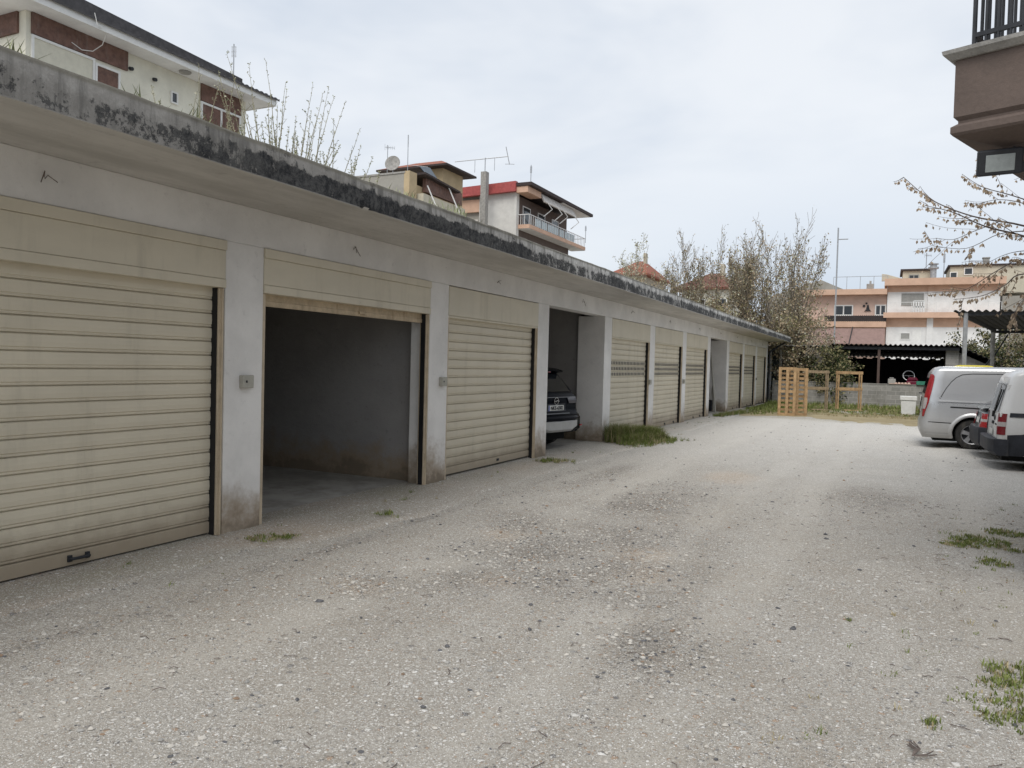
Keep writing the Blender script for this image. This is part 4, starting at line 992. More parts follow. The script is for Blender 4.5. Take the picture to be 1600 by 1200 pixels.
# ================================================================== WEEDS ON THE GARAGE ROOF
def leafquad(b, p, d, s, g, mi):
    d = Vector(d).normalized(); a = d.orthogonal().normalized(); a.rotate(Matrix.Rotation(g.uniform(0, 6.28), 3, d))
    p = Vector(p); q = p+d*s; m_ = p+d*s*.5
    b.add([p, m_+a*s*.28, q, m_-a*s*.28], [(0,1,2,3)], mi)
RW = 'weeds growing along the garage roof edge'
def stalk_plant(label, base, stalks, seed, leafs=(1,), dens=1., group=RW, name='roof_weed', tw=.0045, ls=.022):
    g = random.Random(seed); B = Vector(base); b = MB(); root = empty(name, tuple(B), label, 'weed', group)
    lb = MB()
    for (dx, dy, h, lean) in stalks:
        p = B+Vector((dx, dy, 0)); pts = [p]; d = Vector((g.uniform(-.1,.1)+lean*R0.x, g.uniform(-.05,.05)+lean*R0.y, 1)).normalized(); n = 9
        for i in range(n):
            d = (d+Vector((g.uniform(-.06,.06), g.uniform(-.06,.06), .02))).normalized(); pts.append(pts[-1]+d*h/n)
        b.tube(pts, [tw*(1-.75*i/n) for i in range(n+1)], 4)
        for i in range(1, n+1):
            t = i/n
            if g.random() < .85*dens:
                dd = Vector((g.uniform(-1,1), g.uniform(-1,1), g.uniform(.5,1.4))).normalized(); L = h*.16*(1.2-t)*g.uniform(.4, 1.3)
                e_ = pts[i]+dd*L; b.tube([pts[i], pts[i]+dd*L*.6, e_], [tw*.5, tw*.4, tw*.25], 3, cap=False)
                for q in range(3): leafquad(lb, pts[i]+dd*L*g.uniform(.4,1), (g.uniform(-1,1), g.uniform(-1,1), g.uniform(-.2,1)), ls*g.uniform(.5,1.1), g, g.choice(leafs))
            for q in range(g.randint(2, 5)):
                leafquad(lb, pts[i].lerp(pts[i-1], g.random()), (g.uniform(-1,1), g.uniform(-1,1), g.uniform(-.2,1)), ls*g.uniform(.4,.9), g, g.choice(leafs))
        for q in range(4): leafquad(lb, pts[-1]+Vector((0,0,-.01*q)), (g.uniform(-1,1), g.uniform(-1,1), g.uniform(.2,1)), ls*.55, g, g.choice(leafs))
    bpy.data.objects.remove(root); o_ = len(b.v); n_ = len(b.f)
    b.v += lb.v; b.f += [tuple(i+o_ for i in f) for f in lb.f]; b.m = [2]*n_+lb.m
    return tag(b.build(name, [M['weed'], M['paleleaf'], M['stalk']], normals=False), label, 'weed', group)
def RX(px, py, X=-4.95):
    p = at_x(px, py, X); return (X, p.y, TOP-.01)
g = random.Random(44)
def fan(n, w, h0, h1, ln=.25): return [(g.uniform(-.12,.12), w*(i/(max(1,n-1))-.5), g.uniform(h0, h1), ln*(i/(max(1,n-1))-.5)*2+g.uniform(-.06,.06)) for i in range(n)]
stalk_plant('tallest pair of bare weed stalks before the dark tiled roof of the cream house', RX(312,180), [(0,0,.60,.02),(.03,.05,.48,.10),(-.02,-.06,.38,-.02)], 1, dens=.6)
stalk_plant('single upright bare weed stalk near the thin aerial of the cream house', RX(352,195), [(0,0,.58,.05),(.02,.04,.3,.02)], 2, dens=.6)
stalk_plant('broad fan of pale budding weed stalks at the far end of the white eave', RX(440,225), fan(20,.9,.48,.92,.30)+fan(26,1.0,.12,.45,.4), 3, (1,1,0), 1.1)
stalk_plant('second fan of leaning pale weed stalks right of the broad one', RX(520,258), [(0,0,.62,.12),(.02,.08,.60,.34),(0,-.1,.3,-.1),(.05,.15,.32,.4),(0,-.2,.28,.1),(0,.02,.2,-.3),(0,.3,.3,.2),(.03,.2,.45,.3),(-.03,-.25,.2,.2)], 4, (1,0))
stalk_plant('small leaning weed stalk between the weed fans and the ochre house', RX(560,272), [(0,0,.40,.28),(.02,.12,.2,.2),(0,-.08,.36,0)], 5, (1,0))
stalk_plant('small weed sprout just left of the satellite dish', RX(585,280), [(0,0,.30,.15),(.02,.1,.12,.3)], 6, (1,0))
stalk_plant('faint thin weed stem before the cream house wall above the first garage', RX(248,150), [(0,0,.30,.0),(.0,.02,.2,.1)], 7, dens=.3)
stalk_plant('faint pale weed stems at the left edge of the roof', RX(72,95), [(0,0,.16,.05),(.0,.05,.12,.2)], 8, dens=.8)
def roof_grass(label, px, py, n, rad, h, seed, X=-4.9, wid=.006):
    g = random.Random(seed); b = MB(); x, y, z = RX(px, py, X)
    blades(b, g, x, y, z, n, rad, h, 1.0, 0, wid); return tag(b.build('roof_weed', [M['weed']], normals=False), label, 'weed', RW)
roof_grass('arching grass tuft on the roof edge before the brown window of the cream house', 205, 138, 42, .13, .19, 1)
roof_grass('thin grass tuft on the roof edge right of the brown window', 248, 160, 22, .10, .15, 2)
roof_grass('grass tuft at the foot of the tallest weed stalks', 304, 180, 45, .14, .20, 3)
roof_grass('grass tuft on the roof edge before the far brown band of the cream house', 345, 195, 45, .14, .16, 4)
roof_grass('dry grass fringe on the roof below the satellite dish', 600, 285, 120, .35, .12, 5)
roof_grass('dry grass fringe on the roof before the ochre house balcony', 665, 312, 160, .5, .13, 6)
roof_grass('green creeper tuft hanging at the upper left corner of the roof', 8, 60, 70, .12, .20, 7)
roof_grass('small dry grass tuft on the roof before the red edged house', 735, 335, 60, .3, .10, 8)
cp = RX(233,150,-5.1); b = MB(); b.lathe([(.05,cp[2]),(.075,cp[2]+.10),(.085,cp[2]+.10),(.085,cp[2]+.12),(.07,cp[2]+.12),(.05,cp[2]+.06),(0,cp[2]+.06)], (cp[0],cp[1],0), 'z', 14)
tag(b.build('flower_pot', M['redtile'], smooth=True), 'small terracotta pot on the garage roof among the weeds', 'flower pot')

# ================================================================== TREES
class P_: pass
def grow(tb, lb, p, d, L, r, lvl, g, q):
    n = q.seg[lvl]; pts = [Vector(p)]; rs = [r]; d = Vector(d).normalized(); dirs = [d.copy()]
    for i in range(n):
        d = (d+Vector((g.gauss(0,1), g.gauss(0,1), g.gauss(0,1)))*q.wander[lvl]+Vector((0,0,q.up[lvl]))).normalized()
        pts.append(pts[-1]+d*L/n); rs.append(max(q.rmin, r*(1-(i+1)/n*q.taper))); dirs.append(d.copy())
    tb[min(lvl, 1)].tube(pts, rs, 6 if lvl == 0 else (4 if lvl == 1 else 3), 0, cap=False)
    if lvl < q.max:
        k = q.kids[lvl]
        for j in range(k):
            t = q.start[lvl]+(1-q.start[lvl])*(j+g.random())/k; i = min(n, int(t*n)); u = t*n-i
            pp = pts[i].lerp(pts[min(i+1, n)], u) if i < n else pts[n]
            ax_ = dirs[i].orthogonal().normalized(); ax_.rotate(Matrix.Rotation(g.uniform(0, 6.28), 3, dirs[i]))
            nd = dirs[i].copy(); nd.rotate(Matrix.Rotation(q.ang[lvl]*g.uniform(.6, 1.3), 3, ax_))
            grow(tb, lb, pp, nd, L*q.ratio[lvl]*(1.15-.55*t)*g.uniform(.7, 1.2), max(q.rmin, rs[i]*.6), lvl+1, g, q)
    if lvl >= q.leaflvl:
        for i in range(1, n+1):
            for _ in range(q.leaves):
                if g.random() < q.leafp(pts[i]):
                    pp = pts[i]+Vector((g.gauss(0,1), g.gauss(0,1), g.gauss(0,1)))*q.spread
                    leafquad(lb, pp, (g.uniform(-1,1), g.uniform(-1,1), g.uniform(-1.6,.5)), q.ls*g.uniform(.5, 1.3), g, g.choices((0,1,2), q.lmix)[0])
def tree(label, base, seed, stems, H, q, leafmats, group=None, stemang=.25, r0=.12, trunk=None, name='bare_tree'):
    g = random.Random(seed); B = Vector(base); root = empty(name, tuple(B), label, 'tree', group)
    tb = [MB(), MB()]; lb = MB()
    S = B
    if trunk:
        th, tr = trunk; tb[0].tube([B-Vector((0,0,.2)), B+Vector((.03,.02,th*.5)), B+Vector((0,.05,th))], [tr*1.2, tr, tr*1.1], 10); S = B+Vector((0,.05,th-.15))
    for s in range(stems):
        a = 2*math.pi*(s+g.uniform(-.3,.3))/stems; ln = stemang*g.uniform(.4, 1.25) if s else stemang*.15
        d = Vector((math.cos(a)*ln, math.sin(a)*ln, 1)); grow(tb, lb, S+Vector((math.cos(a)*.1, math.sin(a)*.1, 0)), d, (H-(S.z-B.z))*g.uniform(.78, 1.0) if s else H-(S.z-B.z), r0*g.uniform(.7,1), 0, g, q)
    tb[0].build('trunk', M['bark'], root, smooth=True, normals=False)
    for me_ in (tb[1],):
        me_.m = [3]*len(me_.m)
    cr = MB(); cr.v = tb[1].v+lb.v; o_ = len(tb[1].v); cr.f = tb[1].f+[tuple(i+o_ for i in f) for f in lb.f]; cr.m = tb[1].m+lb.m
    cr.build('crown', list(leafmats)+[M['stem_grey']], root, normals=False)
    return root
TG = 'bare budding trees at the far end of the garages'
q = P_(); q.seg = [10,7,5]; q.wander = [.035,.05,.07]; q.up = [.02,.10,.09]; q.taper = .93; q.rmin = .008; q.max = 2; q.kids = [20,9]; q.start = [.10,.12]; q.ang = [.50,.5]; q.ratio = [.36,.40]
q.leaflvl = 1; q.leaves = 4; q.spread = .07; q.ls = .125; q.lmix = (6,3,2)
q.leafp = lambda p: .62 if p.z < 4.2 else max(.04, .44-(p.z-4.2)*.075)
LM = (M['pod'], M['olive'], M['paleleaf'])
tree('largest bare tree at the right end of the row, hanging over the wooden racks', (-4.9, 44.3, 0), 5, 6, 8.3, q, LM, TG, .40, .11)
tree('tall bare tree second from the right, rising above the garage end', (-6.6, 45.2, 0), 6, 5, 8.2, q, LM, TG, .24, .10)
tree('thick pollarded tree with a stubby grey trunk showing above the garage roof', (-7.6, 46.0, 0), 8, 5, 8.0, q, LM, TG, .30, .08, trunk=(5.0,.33))
tree('slender bare tree in the middle of the row above the dark red roof', (-9.6, 46.5, 0), 9, 4, 8.3, q, LM, TG, .16, .09)
tree('bare tree third from the left, dense with tan seed pods', (-11.2, 46.0, 0), 10, 4, 8.3, q, LM, TG, .17, .09)
tree('low spreading bare tree between the pale leftmost tree and the dense one', (-12.2, 44.5, 0), 14, 4, 6.4, q, LM, TG, .35, .07)
q2 = P_(); q2.__dict__.update(q.__dict__); q2.lmix = (0,1,6); q2.leafp = lambda p: .42; q2.ls = .11; q2.kids = [15,5]
tree('palest and leftmost tree of the row, thin with yellow green buds', (-14.4, 46.0, 0), 11, 4, 8.5, q2, LM, TG, .20, .06)
# droopy shrubbery below the trees
q3 = P_(); q3.__dict__.update(q.__dict__); q3.seg = [7,5,4]; q3.kids = [16,7]; q3.ang = [.9,.8]; q3.up = [-.02,-.05,-.08]; q3.ratio = [.42,.4]; q3.leaves = 4; q3.leafp = lambda p: .6; q3.lmix = (4,5,1); q3.ls = .15; q3.spread = .13
q5 = P_(); q5.__dict__.update(q3.__dict__); q5.lmix = (7,3,2); q5.leafp = lambda p: .36; q5.ls = .12
tree('bushy olive brown shrub hanging over the block wall behind the racks', (-3.9, 43.0, 0), 21, 5, 4.2, q5, LM, None, .5, .05, name='shrub')
tree('bushy shrub at the corner of the last garage', (-5.3, 43.4, 0), 22, 5, 4.6, q3, LM, None, .4, .05, name='shrub')
tree('olive shrub behind the roof at the far end of the garages', (-8.5, 44.0, 0), 23, 7, 5.2, q3, LM, None, .5, .05, name='shrub')
tree('olive shrub further left behind the garage roof below the dark red roof', (-11.5, 43.2, 0), 24, 7, 4.9, q3, LM, None, .5, .05, name='shrub')
q4 = P_(); q4.__dict__.update(q3.__dict__); q4.lmix = (1,1,0); q4.leafp = lambda p: .8
DL = (M['dgreen'], M['olive'], M['paleleaf'])
tree('dark green bush behind the canopy post', (4.6, 46.5, 0), 31, 7, 3.6, q4, DL, None, .6, .05, name='bush')
tree('grey brown bush behind the canopy at the right edge', (8.0, 46.5, 0), 32, 8, 5.0, q3, LM, None, .6, .05, name='bush')
tree('leafy dark creeper at the left end of the workshop roof', (-2.35, 42.4, 0), 33, 4, 2.7, q4, DL, None, .35, .04, name='bush')

# seed-hung tree reaching in from the right
TB = R0*9+F0*11
root = empty('seed_tree', (TB.x, TB.y, 0), 'tree reaching in from the right edge with long branches of dangling pale seed keys', 'tree')
g = random.Random(77)
tk = MB(); cr = MB()
tk.tube([Vector((TB.x,TB.y,-.1)), Vector((TB.x,TB.y,1.5)), Vector((TB.x-.1,TB.y,3.4)), Vector((TB.x,TB.y+.1,6))], [.2,.16,.14,.09], 10)
tk.build('trunk', M['bark'], root, smooth=True)
def hang(p, L):
    d = Vector((g.uniform(-.5,.5), g.uniform(-.5,.5), -1)); e_ = p+d.normalized()*L*.3
    cr.tube([p, e_], [.0022,.0015], 3, 0, cap=False)
    for _ in range(g.randint(2, 4)): leafquad(cr, e_, (g.uniform(-.7,.7), g.uniform(-.7,.7), -1), L*g.uniform(.6, 1.1), g, 1)
def limb(pix, dep, r, twigs, sub=0):
    pts = [at_d(px, py, dd) for (px, py), dd in zip(pix, dep)]
    fine = []
    for i in range(len(pts)-1):
        for j in range(5):
            t = j/5; a = pts[max(i-1,0)]; b_ = pts[i]; c_ = pts[i+1]; e_ = pts[min(i+2, len(pts)-1)]
            fine.append(.5*((2*b_)+(-a+c_)*t+(2*a-5*b_+4*c_-e_)*t*t+(-a+3*b_-3*c_+e_)*t*t*t))
    fine.append(pts[-1]); n = len(fine)
    cr.tube(fine, [max(.0035, r*.62*(1-.85*i/n)) for i in range(n)], 5, 0, cap=False)
    for i in range(2, n):
        t = i/n
        for _ in range(2):
            if g.random() < .35+.6*t: hang(fine[i]+(fine[i-1]-fine[i])*g.random(), g.uniform(.05, .085))
        if g.random() < twigs:
            d = (fine[min(i+1,n-1)]-fine[i-1]).normalized(); side = Vector((g.uniform(-1,1), g.uniform(-1,1), g.uniform(-1,.9))); dd = (d*.9+side*.8).normalized(); L = g.uniform(.25, .8)*(1.1-.5*t); tp = [fine[i]]
            for _ in range(7): dd = (dd+Vector((g.uniform(-.12,.12), g.uniform(-.12,.12), g.uniform(-.1,.14)))).normalized(); tp.append(tp[-1]+dd*L/7)
            cr.tube(tp, [max(.003, r*.22*(1-.7*k_/7)) for k_ in range(8)], 3, 0, cap=False)
            for k_ in range(1, 8):
                if g.random() < .85: hang(tp[k_], g.uniform(.045, .08))
limb([(1790,430),(1690,385),(1600,353),(1520,338),(1455,312),(1412,277)], [11,11.2,11.4,11.6,11.9,12.2], .035, .32)
limb([(1790,450),(1690,400),(1600,369),(1540,354),(1490,332),(1450,322)], [11,11.1,11.3,11.4,11.5,11.7], .035, .32)
limb([(1600,361),(1560,366),(1510,388),(1458,384)], [11.3,11.3,11.2,11.1], .014, .3)
limb([(1560,347),(1520,362),(1490,374),(1462,372)], [11.4,11.6,11.8,12], .012, .3)
limb([(1770,360),(1660,330),(1580,305),(1535,292),(1503,272)], [11,11.3,11.6,11.8,12], .022, .3)
limb([(1680,345),(1600,318),(1560,312),(1530,318)], [11.6,11.8,12,12.1], .016, .35)
limb([(1790,440),(1690,420),(1600,406),(1560,422),(1510,452),(1472,456)], [11,11,11,11.1,11.2,11.3], .024, .35)
limb([(1790,470),(1690,440),(1600,428),(1570,446),(1535,462),(1490,468)], [11,10.8,10.6,10.6,10.6,10.6], .024, .3)
limb([(1700,430),(1640,450),(1600,468),(1585,490),(1578,503)], [10.9,10.7,10.5,10.4,10.4], .014, .4)
limb([(1720,400),(1650,392),(1600,392),(1570,398),(1545,410)], [10.9,11,11.1,11.2,11.3], .016, .5)
limb([(1700,330),(1640,290),(1600,262),(1560,268),(1525,262)], [11.2,11.6,12,12.2,12.3], .016, .4)
cr.build('crown', [M['darktwig'], M['palepod']], root, normals=False)

# ================================================================== VEHICLES
def paint(name, col, rough=.28, dirt=.35, flake=0.):
    k = NM(name); n_ = k.noise(1.6, 5, .65); d = k.noise(4, 6, .7); z = k.sep(2)
    c = k.mix(k.ramp(n_, .3, .7, 0, .25), col, tuple(x*.8 for x in col))
    h_ = k.math('ADD', z, k.math('MULTIPLY', d, -.5)); c = k.mix(k.ramp(h_, .75, .05, 0, dirt), c, (.24,.215,.175))
    m_ = k.done(c, k.ramp(h_, .8, .1, rough, .7), flake, .5); k.b.inputs['Coat Weight'].default_value = .35; k.b.inputs['Coat Roughness'].default_value = .12
    return m_
M['silver'] = paint('silver_paint', (.52,.53,.54), .27, .4, .6)
M['vanwhite'] = paint('white_paint', (.68,.68,.67), .3, .45)
M['teal'] = paint('dark_teal_paint', (.045,.065,.075), .25, .5, .2)
M['blackpaint'] = surf('black_paint', (.005,.006,.009), .22, .1, 3, spec=.035)
M['clad'] = surf('dark_bumper_plastic', (.025,.027,.034), .6, .25, 5, dirt=.35, dirtcol=(.17,.155,.13))
M['gap'] = surf('panel_gap', (.012,.012,.012), .8, .1)
M['silvertrim'] = surf('silver_skid_plate', (.42,.42,.41), .4, .08, 5, metal=.3)
M['darkred'] = surf('dark_red_lamp', (.17,.014,.02), .2, .15, 20, spec=.5)
M['smoke'] = surf('smoked_lamp', (.10,.095,.10), .15, .1, 10, spec=.6)
M['chrome'] = surf('chrome', (.72,.72,.72), .12, .04, 5, metal=1.)
M['carglass'] = plain_glass('car_window', (.012,.014,.016), .05)
M['redlamp'] = surf('red_lamp', (.30,.012,.016), .18, .15, 20, spec=.6)
M['clearlamp'] = surf('clear_lamp', (.40,.37,.36), .15, .08, 20, spec=.6)
M['tyre'] = surf('tyre_rubber', (.028,.027,.026), .85, .25, 12, dirt=.45, dirtcol=(.16,.145,.12))
M['alloy'] = surf('alloy_rim', (.36,.36,.37), .38, .12, 10, metal=.5, dirt=.3)
M['well'] = surf('wheel_well', (.008,.008,.008), .95, .2)
M['plate'] = surf('number_plate_white', (.66,.66,.62), .4, .04)
M['ink'] = surf('plate_ink', (.015,.015,.02), .6, .05)
def lerp_tab(tab, x):
    if x <= tab[0][0]: return tab[0][1]
    for (a, u), (c, v) in zip(tab, tab[1:]):
        if x <= c: return u+(v-u)*(x-a)/(c-a)
    return tab[-1][1]
class Veh:
    def __init__(s, W, wtab, ztab, zb, prof, lean, leanlen, flean=None, rr=.09, zbt=None):
        s.W = W; s.wt = wtab; s.zt = ztab; s.zb = zb; s.pr = prof; s.ln = lean; s.ll = leanlen; s.fl = flean; s.rr = rr; s.L = wtab[-1][0]
    def ys(s, x, z):
        zt = lerp_tab(s.zt, x); y = s.W/2*lerp_tab(s.wt, x)*lerp_tab(s.pr, z); d = zt-z
        if d < s.rr: y -= s.rr*(1-math.sqrt(max(0, 1-(1-max(0,d)/s.rr)**2)))
        return y
    def X(s, x, z):
        v = x+lerp_tab(s.ln, z)*max(0, 1-x/s.ll)
        if s.fl: v += lerp_tab(s.fl, z)*max(0, 1-(s.L-x)/s.ll)
        return v
    def body(s, xs):
        rows = []
        for x in xs:
            zt = lerp_tab(s.zt, x); zb = s.zb; half = []
            lv = [zb+(zt-zb)*t for t in (0,.04,.09,.15,.22,.3,.38,.46,.52,.56,.6,.64,.7,.76,.82)]; lv += [zt-s.rr*(1-math.sin(a*math.pi/12)) for a in range(0, 7)]
            lv = sorted(set(round(v, 4) for v in lv)); lv = [v for v in lv if v <= zt]
            lv = lv[:22] if len(lv) >= 22 else lv+[zt]*(22-len(lv))
            for z in lv: half.append((s.X(x, z), s.ys(x, z), z))
            yt = half[-1][1]
            for t in (.75,.5,.25,0): half.append((s.X(x, zt), yt*t, zt+.018*(1-t*t)))
            ring = [(p[0], -p[1], p[2]) for p in half]; ring = ring[:-1]+[half[-1]]+list(reversed(half[:-1]))
            ring.append((s.X(x, zb), 0, zb)); rows.append(ring)
        b = MB(); n = len(rows[0]); vs = [p for r_ in rows for p in r_]; fs = []
        for i in range(len(rows)-1):
            for j in range(n): j2 = (j+1) % n; fs.append((i*n+j, (i+1)*n+j, (i+1)*n+j2, i*n+j2))
        b.add(vs, fs)
        h = (n-2)//2
        for base in (0, (len(rows)-1)*n):
            for j in range(h-1): b.add([], []); b.f.append((base+j, base+j+1, base+n-3-j, base+n-2-j)); b.m.append(0)
            b.f.append((base+h-1, base+h, base+h+1)); b.m.append(0); b.f.append((base, base+n-2, base+n-1)); b.m.append(0)
        return b
    def side(s, cols, off=.004, m=6, sg=(-1, 1)):   # cols [(x, zlo, zhi)] -> a sheet lying on the side
        b = MB()
        for sn in sg:
            b.grid([[(s.X(x, z), sn*(s.ys(x, z)+off), z) for z in [z0+(z1-z0)*k_/m for k_ in range(m+1)]] for x, z0, z1 in cols])
        return b
    def line(s, pts, w=.010, off=.004, sg=(-1, 1), b=None):
        b = b or MB()
        for sn in sg:
            for (x0, z0), (x1, z1) in zip(pts, pts[1:]):
                d = math.hypot(x1-x0, z1-z0); nx, nz = -(z1-z0)/d*w/2, (x1-x0)/d*w/2; n = max(1, int(d/.12))
                b.grid([[(s.X(x+e_*nx, z+e_*nz), sn*(s.ys(x+e_*nx, z+e_*nz)+off), z+e_*nz) for e_ in (-1, 1)] for x, z in [(x0+(x1-x0)*k_/n, z0+(z1-z0)*k_/n) for k_ in range(n+1)]])
        return b
    def rear(s, y0, y1, z0, z1, off=.006, th=.0, m=5, mi=0, b=None, x0=0.):   # sheet or slab on the tail
        b = b or MB(); rows = [[(s.X(x0, z)-off, y0+(y1-y0)*i/m, z) for z in [z0+(z1-z0)*k_/m for k_ in range(m+1)]] for i in range(m+1)]
        b.grid(rows, mi); return b
def cut_arches(o, centres, r, W):
    c = MB()
    for x in centres: c.lathe([(0,-W),(r,-W),(r,W),(0,W)], (x, 0, r*.86), 'y', 40)
    co = c.build('cutter', [M['gap'], M['well']], None, local=True); co.data.polygons.foreach_set('material_index', [1]*len(co.data.polygons))
    o.data.materials.append(M['well'])
    md = o.modifiers.new('arch', 'BOOLEAN'); md.object = co; md.operation = 'DIFFERENCE'; md.solver = 'EXACT'
    co.matrix_world = o.matrix_world.copy() if False else Matrix.Identity(4)
    sv = (o.parent,); o.parent = None
    bpy.context.view_layer.update(); dg = bpy.context.evaluated_depsgraph_get()
    me = bpy.data.meshes.new_from_object(o.evaluated_get(dg)); o.modifiers.clear(); o.data = me; o.parent = sv[0]
    bpy.data.objects.remove(co)
    me.polygons.foreach_set('use_smooth', [True]*len(me.polygons)); me.set_sharp_from_angle(angle=R(32))
def wheel(root, x, y, r, w, sn, alloy=True, spokes=5):
    wb = MB(); c = (x, y, r)
    pf = [(r*.64,-w/2+.005),(r*.72,-w/2),(r*.93,-w/2+.004),(r*.985,-w/2+.025),(r,-w/2+.06),(r,w/2-.06),(r*.985,w/2-.025),(r*.93,w/2-.004),(r*.72,w/2),(r*.64,w/2-.005),(r*.6,w/2-.03),(r*.6,-w/2+.03)]
    c_ = MB(); c_.lathe(pf, c, 'y', 40); c_.f = c_.f[:-2]; c_.m = c_.m[:-2]
    wh = c_.build('wheel', M['tyre'], root, smooth=True, local=True)
    rb = MB(); yo = sn*(w/2-.035)
    rb.lathe([(0,yo-sn*.06),(r*.6,yo-sn*.05)], c, 'y', 32, 1)
    rb.lathe([(r*.60,yo-sn*.05),(r*.60,yo+sn*.02),(r*.655,yo+sn*.032),(r*.655,yo-sn*.01)], c, 'y', 36); rb.f = [f for f in rb.f]
    n0 = len(rb.f); keep = [i for i, f in enumerate(rb.f) if len(f) < 30 or i < 40]; rb.f = [rb.f[i] for i in keep]; rb.m = [rb.m[i] for i in keep]
    rb.lathe([(0,yo+sn*.015),(r*.13,yo+sn*.012),(r*.17,yo-sn*.02)], c, 'y', 20)
    for k_ in range(spokes):
        a = 2*math.pi*k_/spokes+.35; u = Vector((math.cos(a), 0, math.sin(a))); v = Vector((-math.sin(a), 0, math.cos(a))); C = Vector((x, y, r)); Y_ = Vector((0, 1, 0))
        p = [C+u*r*.1+v*r*.10, C+u*r*.62+v*r*.15, C+u*r*.62-v*r*.15, C+u*r*.1-v*r*.10]; f_ = [q_+Y_*(yo+sn*(.008 if i in (0,3) else .012)) for i, q_ in enumerate(p)]; k2 = [q_+Y_*(yo-sn*.035) for q_ in p]
        rb.add(f_+k2, [(0,1,2,3),(4,5,6,7),(0,1,5,4),(1,2,6,5),(2,3,7,6),(3,0,4,7)])
        hc = C+u*r*.10*1.9+v*0; hq = C+Vector((math.cos(a+.63)*r*.2, 0, math.sin(a+.63)*r*.2)); rb.lathe([(0,yo+sn*.004),(.016,yo+sn*.002),(.016,yo-sn*.01)], tuple(hq), 'y', 8, 1)
    rb.build('rim', [M['alloy'], M['darkmetal']], wh, local=True)
    return wh

# ---- silver van, tail to the yard
VS = empty('silver_van', (.76, 21.15, 0), 'silver panel van with tall red tail lamps and spoked alloy wheels', 'van', rz=0)
V = Veh(1.90, [(0,.86),(.02,.915),(.05,.955),(.10,.985),(.2,1),(3.2,1),(4.2,.97),(4.6,.86),(4.75,.7)], [(0,1.72),(.03,1.79),(.08,1.835),(.2,1.86),(2.6,1.88),(3.2,1.82),(3.8,1.30),(4.5,1.12),(4.75,.95)], .22,
        [(.2,.93),(.30,.985),(.42,1.0),(.75,1.0),(1.05,.995),(1.14,.975),(1.2,.97),(1.8,.875),(1.9,.86)], [(.2,.04),(.36,-.02),(.55,-.02),(.62,.02),(.9,.03),(1.2,.06),(1.7,.17),(1.9,.24)], .9)
xs_v = [0,.012,.03,.05,.08,.12,.2,.35,.55,.8,1.1,1.5,1.9,2.3,2.7,3.0,3.2,3.5,3.8,4.1,4.4,4.6,4.75]
body = V.body(xs_v).build('body', [M['silver']], VS, smooth=True, local=True); cut_arches(body, (1.02, 4.02), .40, 1.2)
# arch lips
for xc in (1.02, 4.02):
    for sn in (-1, 1):
        lp = MB(); rows = []
        for k_ in range(33):
            a = math.pi*(-.08+1.16*k_/32); rows.append([(V.X(xc+rr_*math.cos(a), .344+rr_*math.sin(a)), sn*(V.ys(xc+rr_*math.cos(a), max(.25, .344+rr_*math.sin(a)))+o_), .344+rr_*math.sin(a)) for rr_, o_ in ((.385,-.02),(.392,.018),(.42,.026),(.45,.018),(.475,.003))])
        lp.grid(rows); lp.build('wheel_arch', M['silver'], VS, smooth=True, local=True)
for x_ in (1.02, 4.02):
    for sn in (-1, 1): wheel(VS, x_, sn*.81, .335, .21, sn)
for sn in (-1, 1):
  ln = MB(); V.line([(.34,1.16),(.37,1.24),(.43,1.38),(.52,1.52),(.62,1.62),(.76,1.69),(1.0,1.715),(1.5,1.725),(2.2,1.73)], .016, b=ln, sg=(sn,)); V.line([(1.72,1.735),(1.72,.95),(1.70,.50)], .014, b=ln, sg=(sn,)); V.line([(.02,.585),(.62,.575)], .012, b=ln, sg=(sn,))
  V.line([(2.85,1.70),(2.85,.42)], .012, b=ln, sg=(sn,)); V.line([(.30,1.155),(.34,1.13)], .008, b=ln, sg=(sn,))
  ln.build('panel_gap', M['gap'], VS, local=True)
for sn in (-1, 1): V.line([(.56,.945),(1.71,.925)], .030, .006, sg=(sn,)).build('door_rail', M['gap'], VS, local=True)
for sn in (-1, 1):
    for pts_, w_, o_ in (([(.28,1.085),(1.71,1.08)],.045,.020),([(.03,.618),(.60,.605)],.030,.014)): V.line(pts_, w_, o_, sg=(sn,)).build('moulding', M['silver'], VS, local=True)
for sn in (-1, 1): V.side([(.0,.235,.33),(.1,.235,.33),(.3,.235,.325),(.58,.235,.32)], .014, sg=(sn,)).build('bumper', M['silver'], VS, smooth=True, local=True)
un = MB(); un.box(.25, 1.4, -.7, .7, .15, .26); un.box(.1, 4.2, -.6, .6, .2, .3); un.box(.5, 4.5, -.69, .69, .31, .9); un.build('underbody', M['well'], VS, local=True)
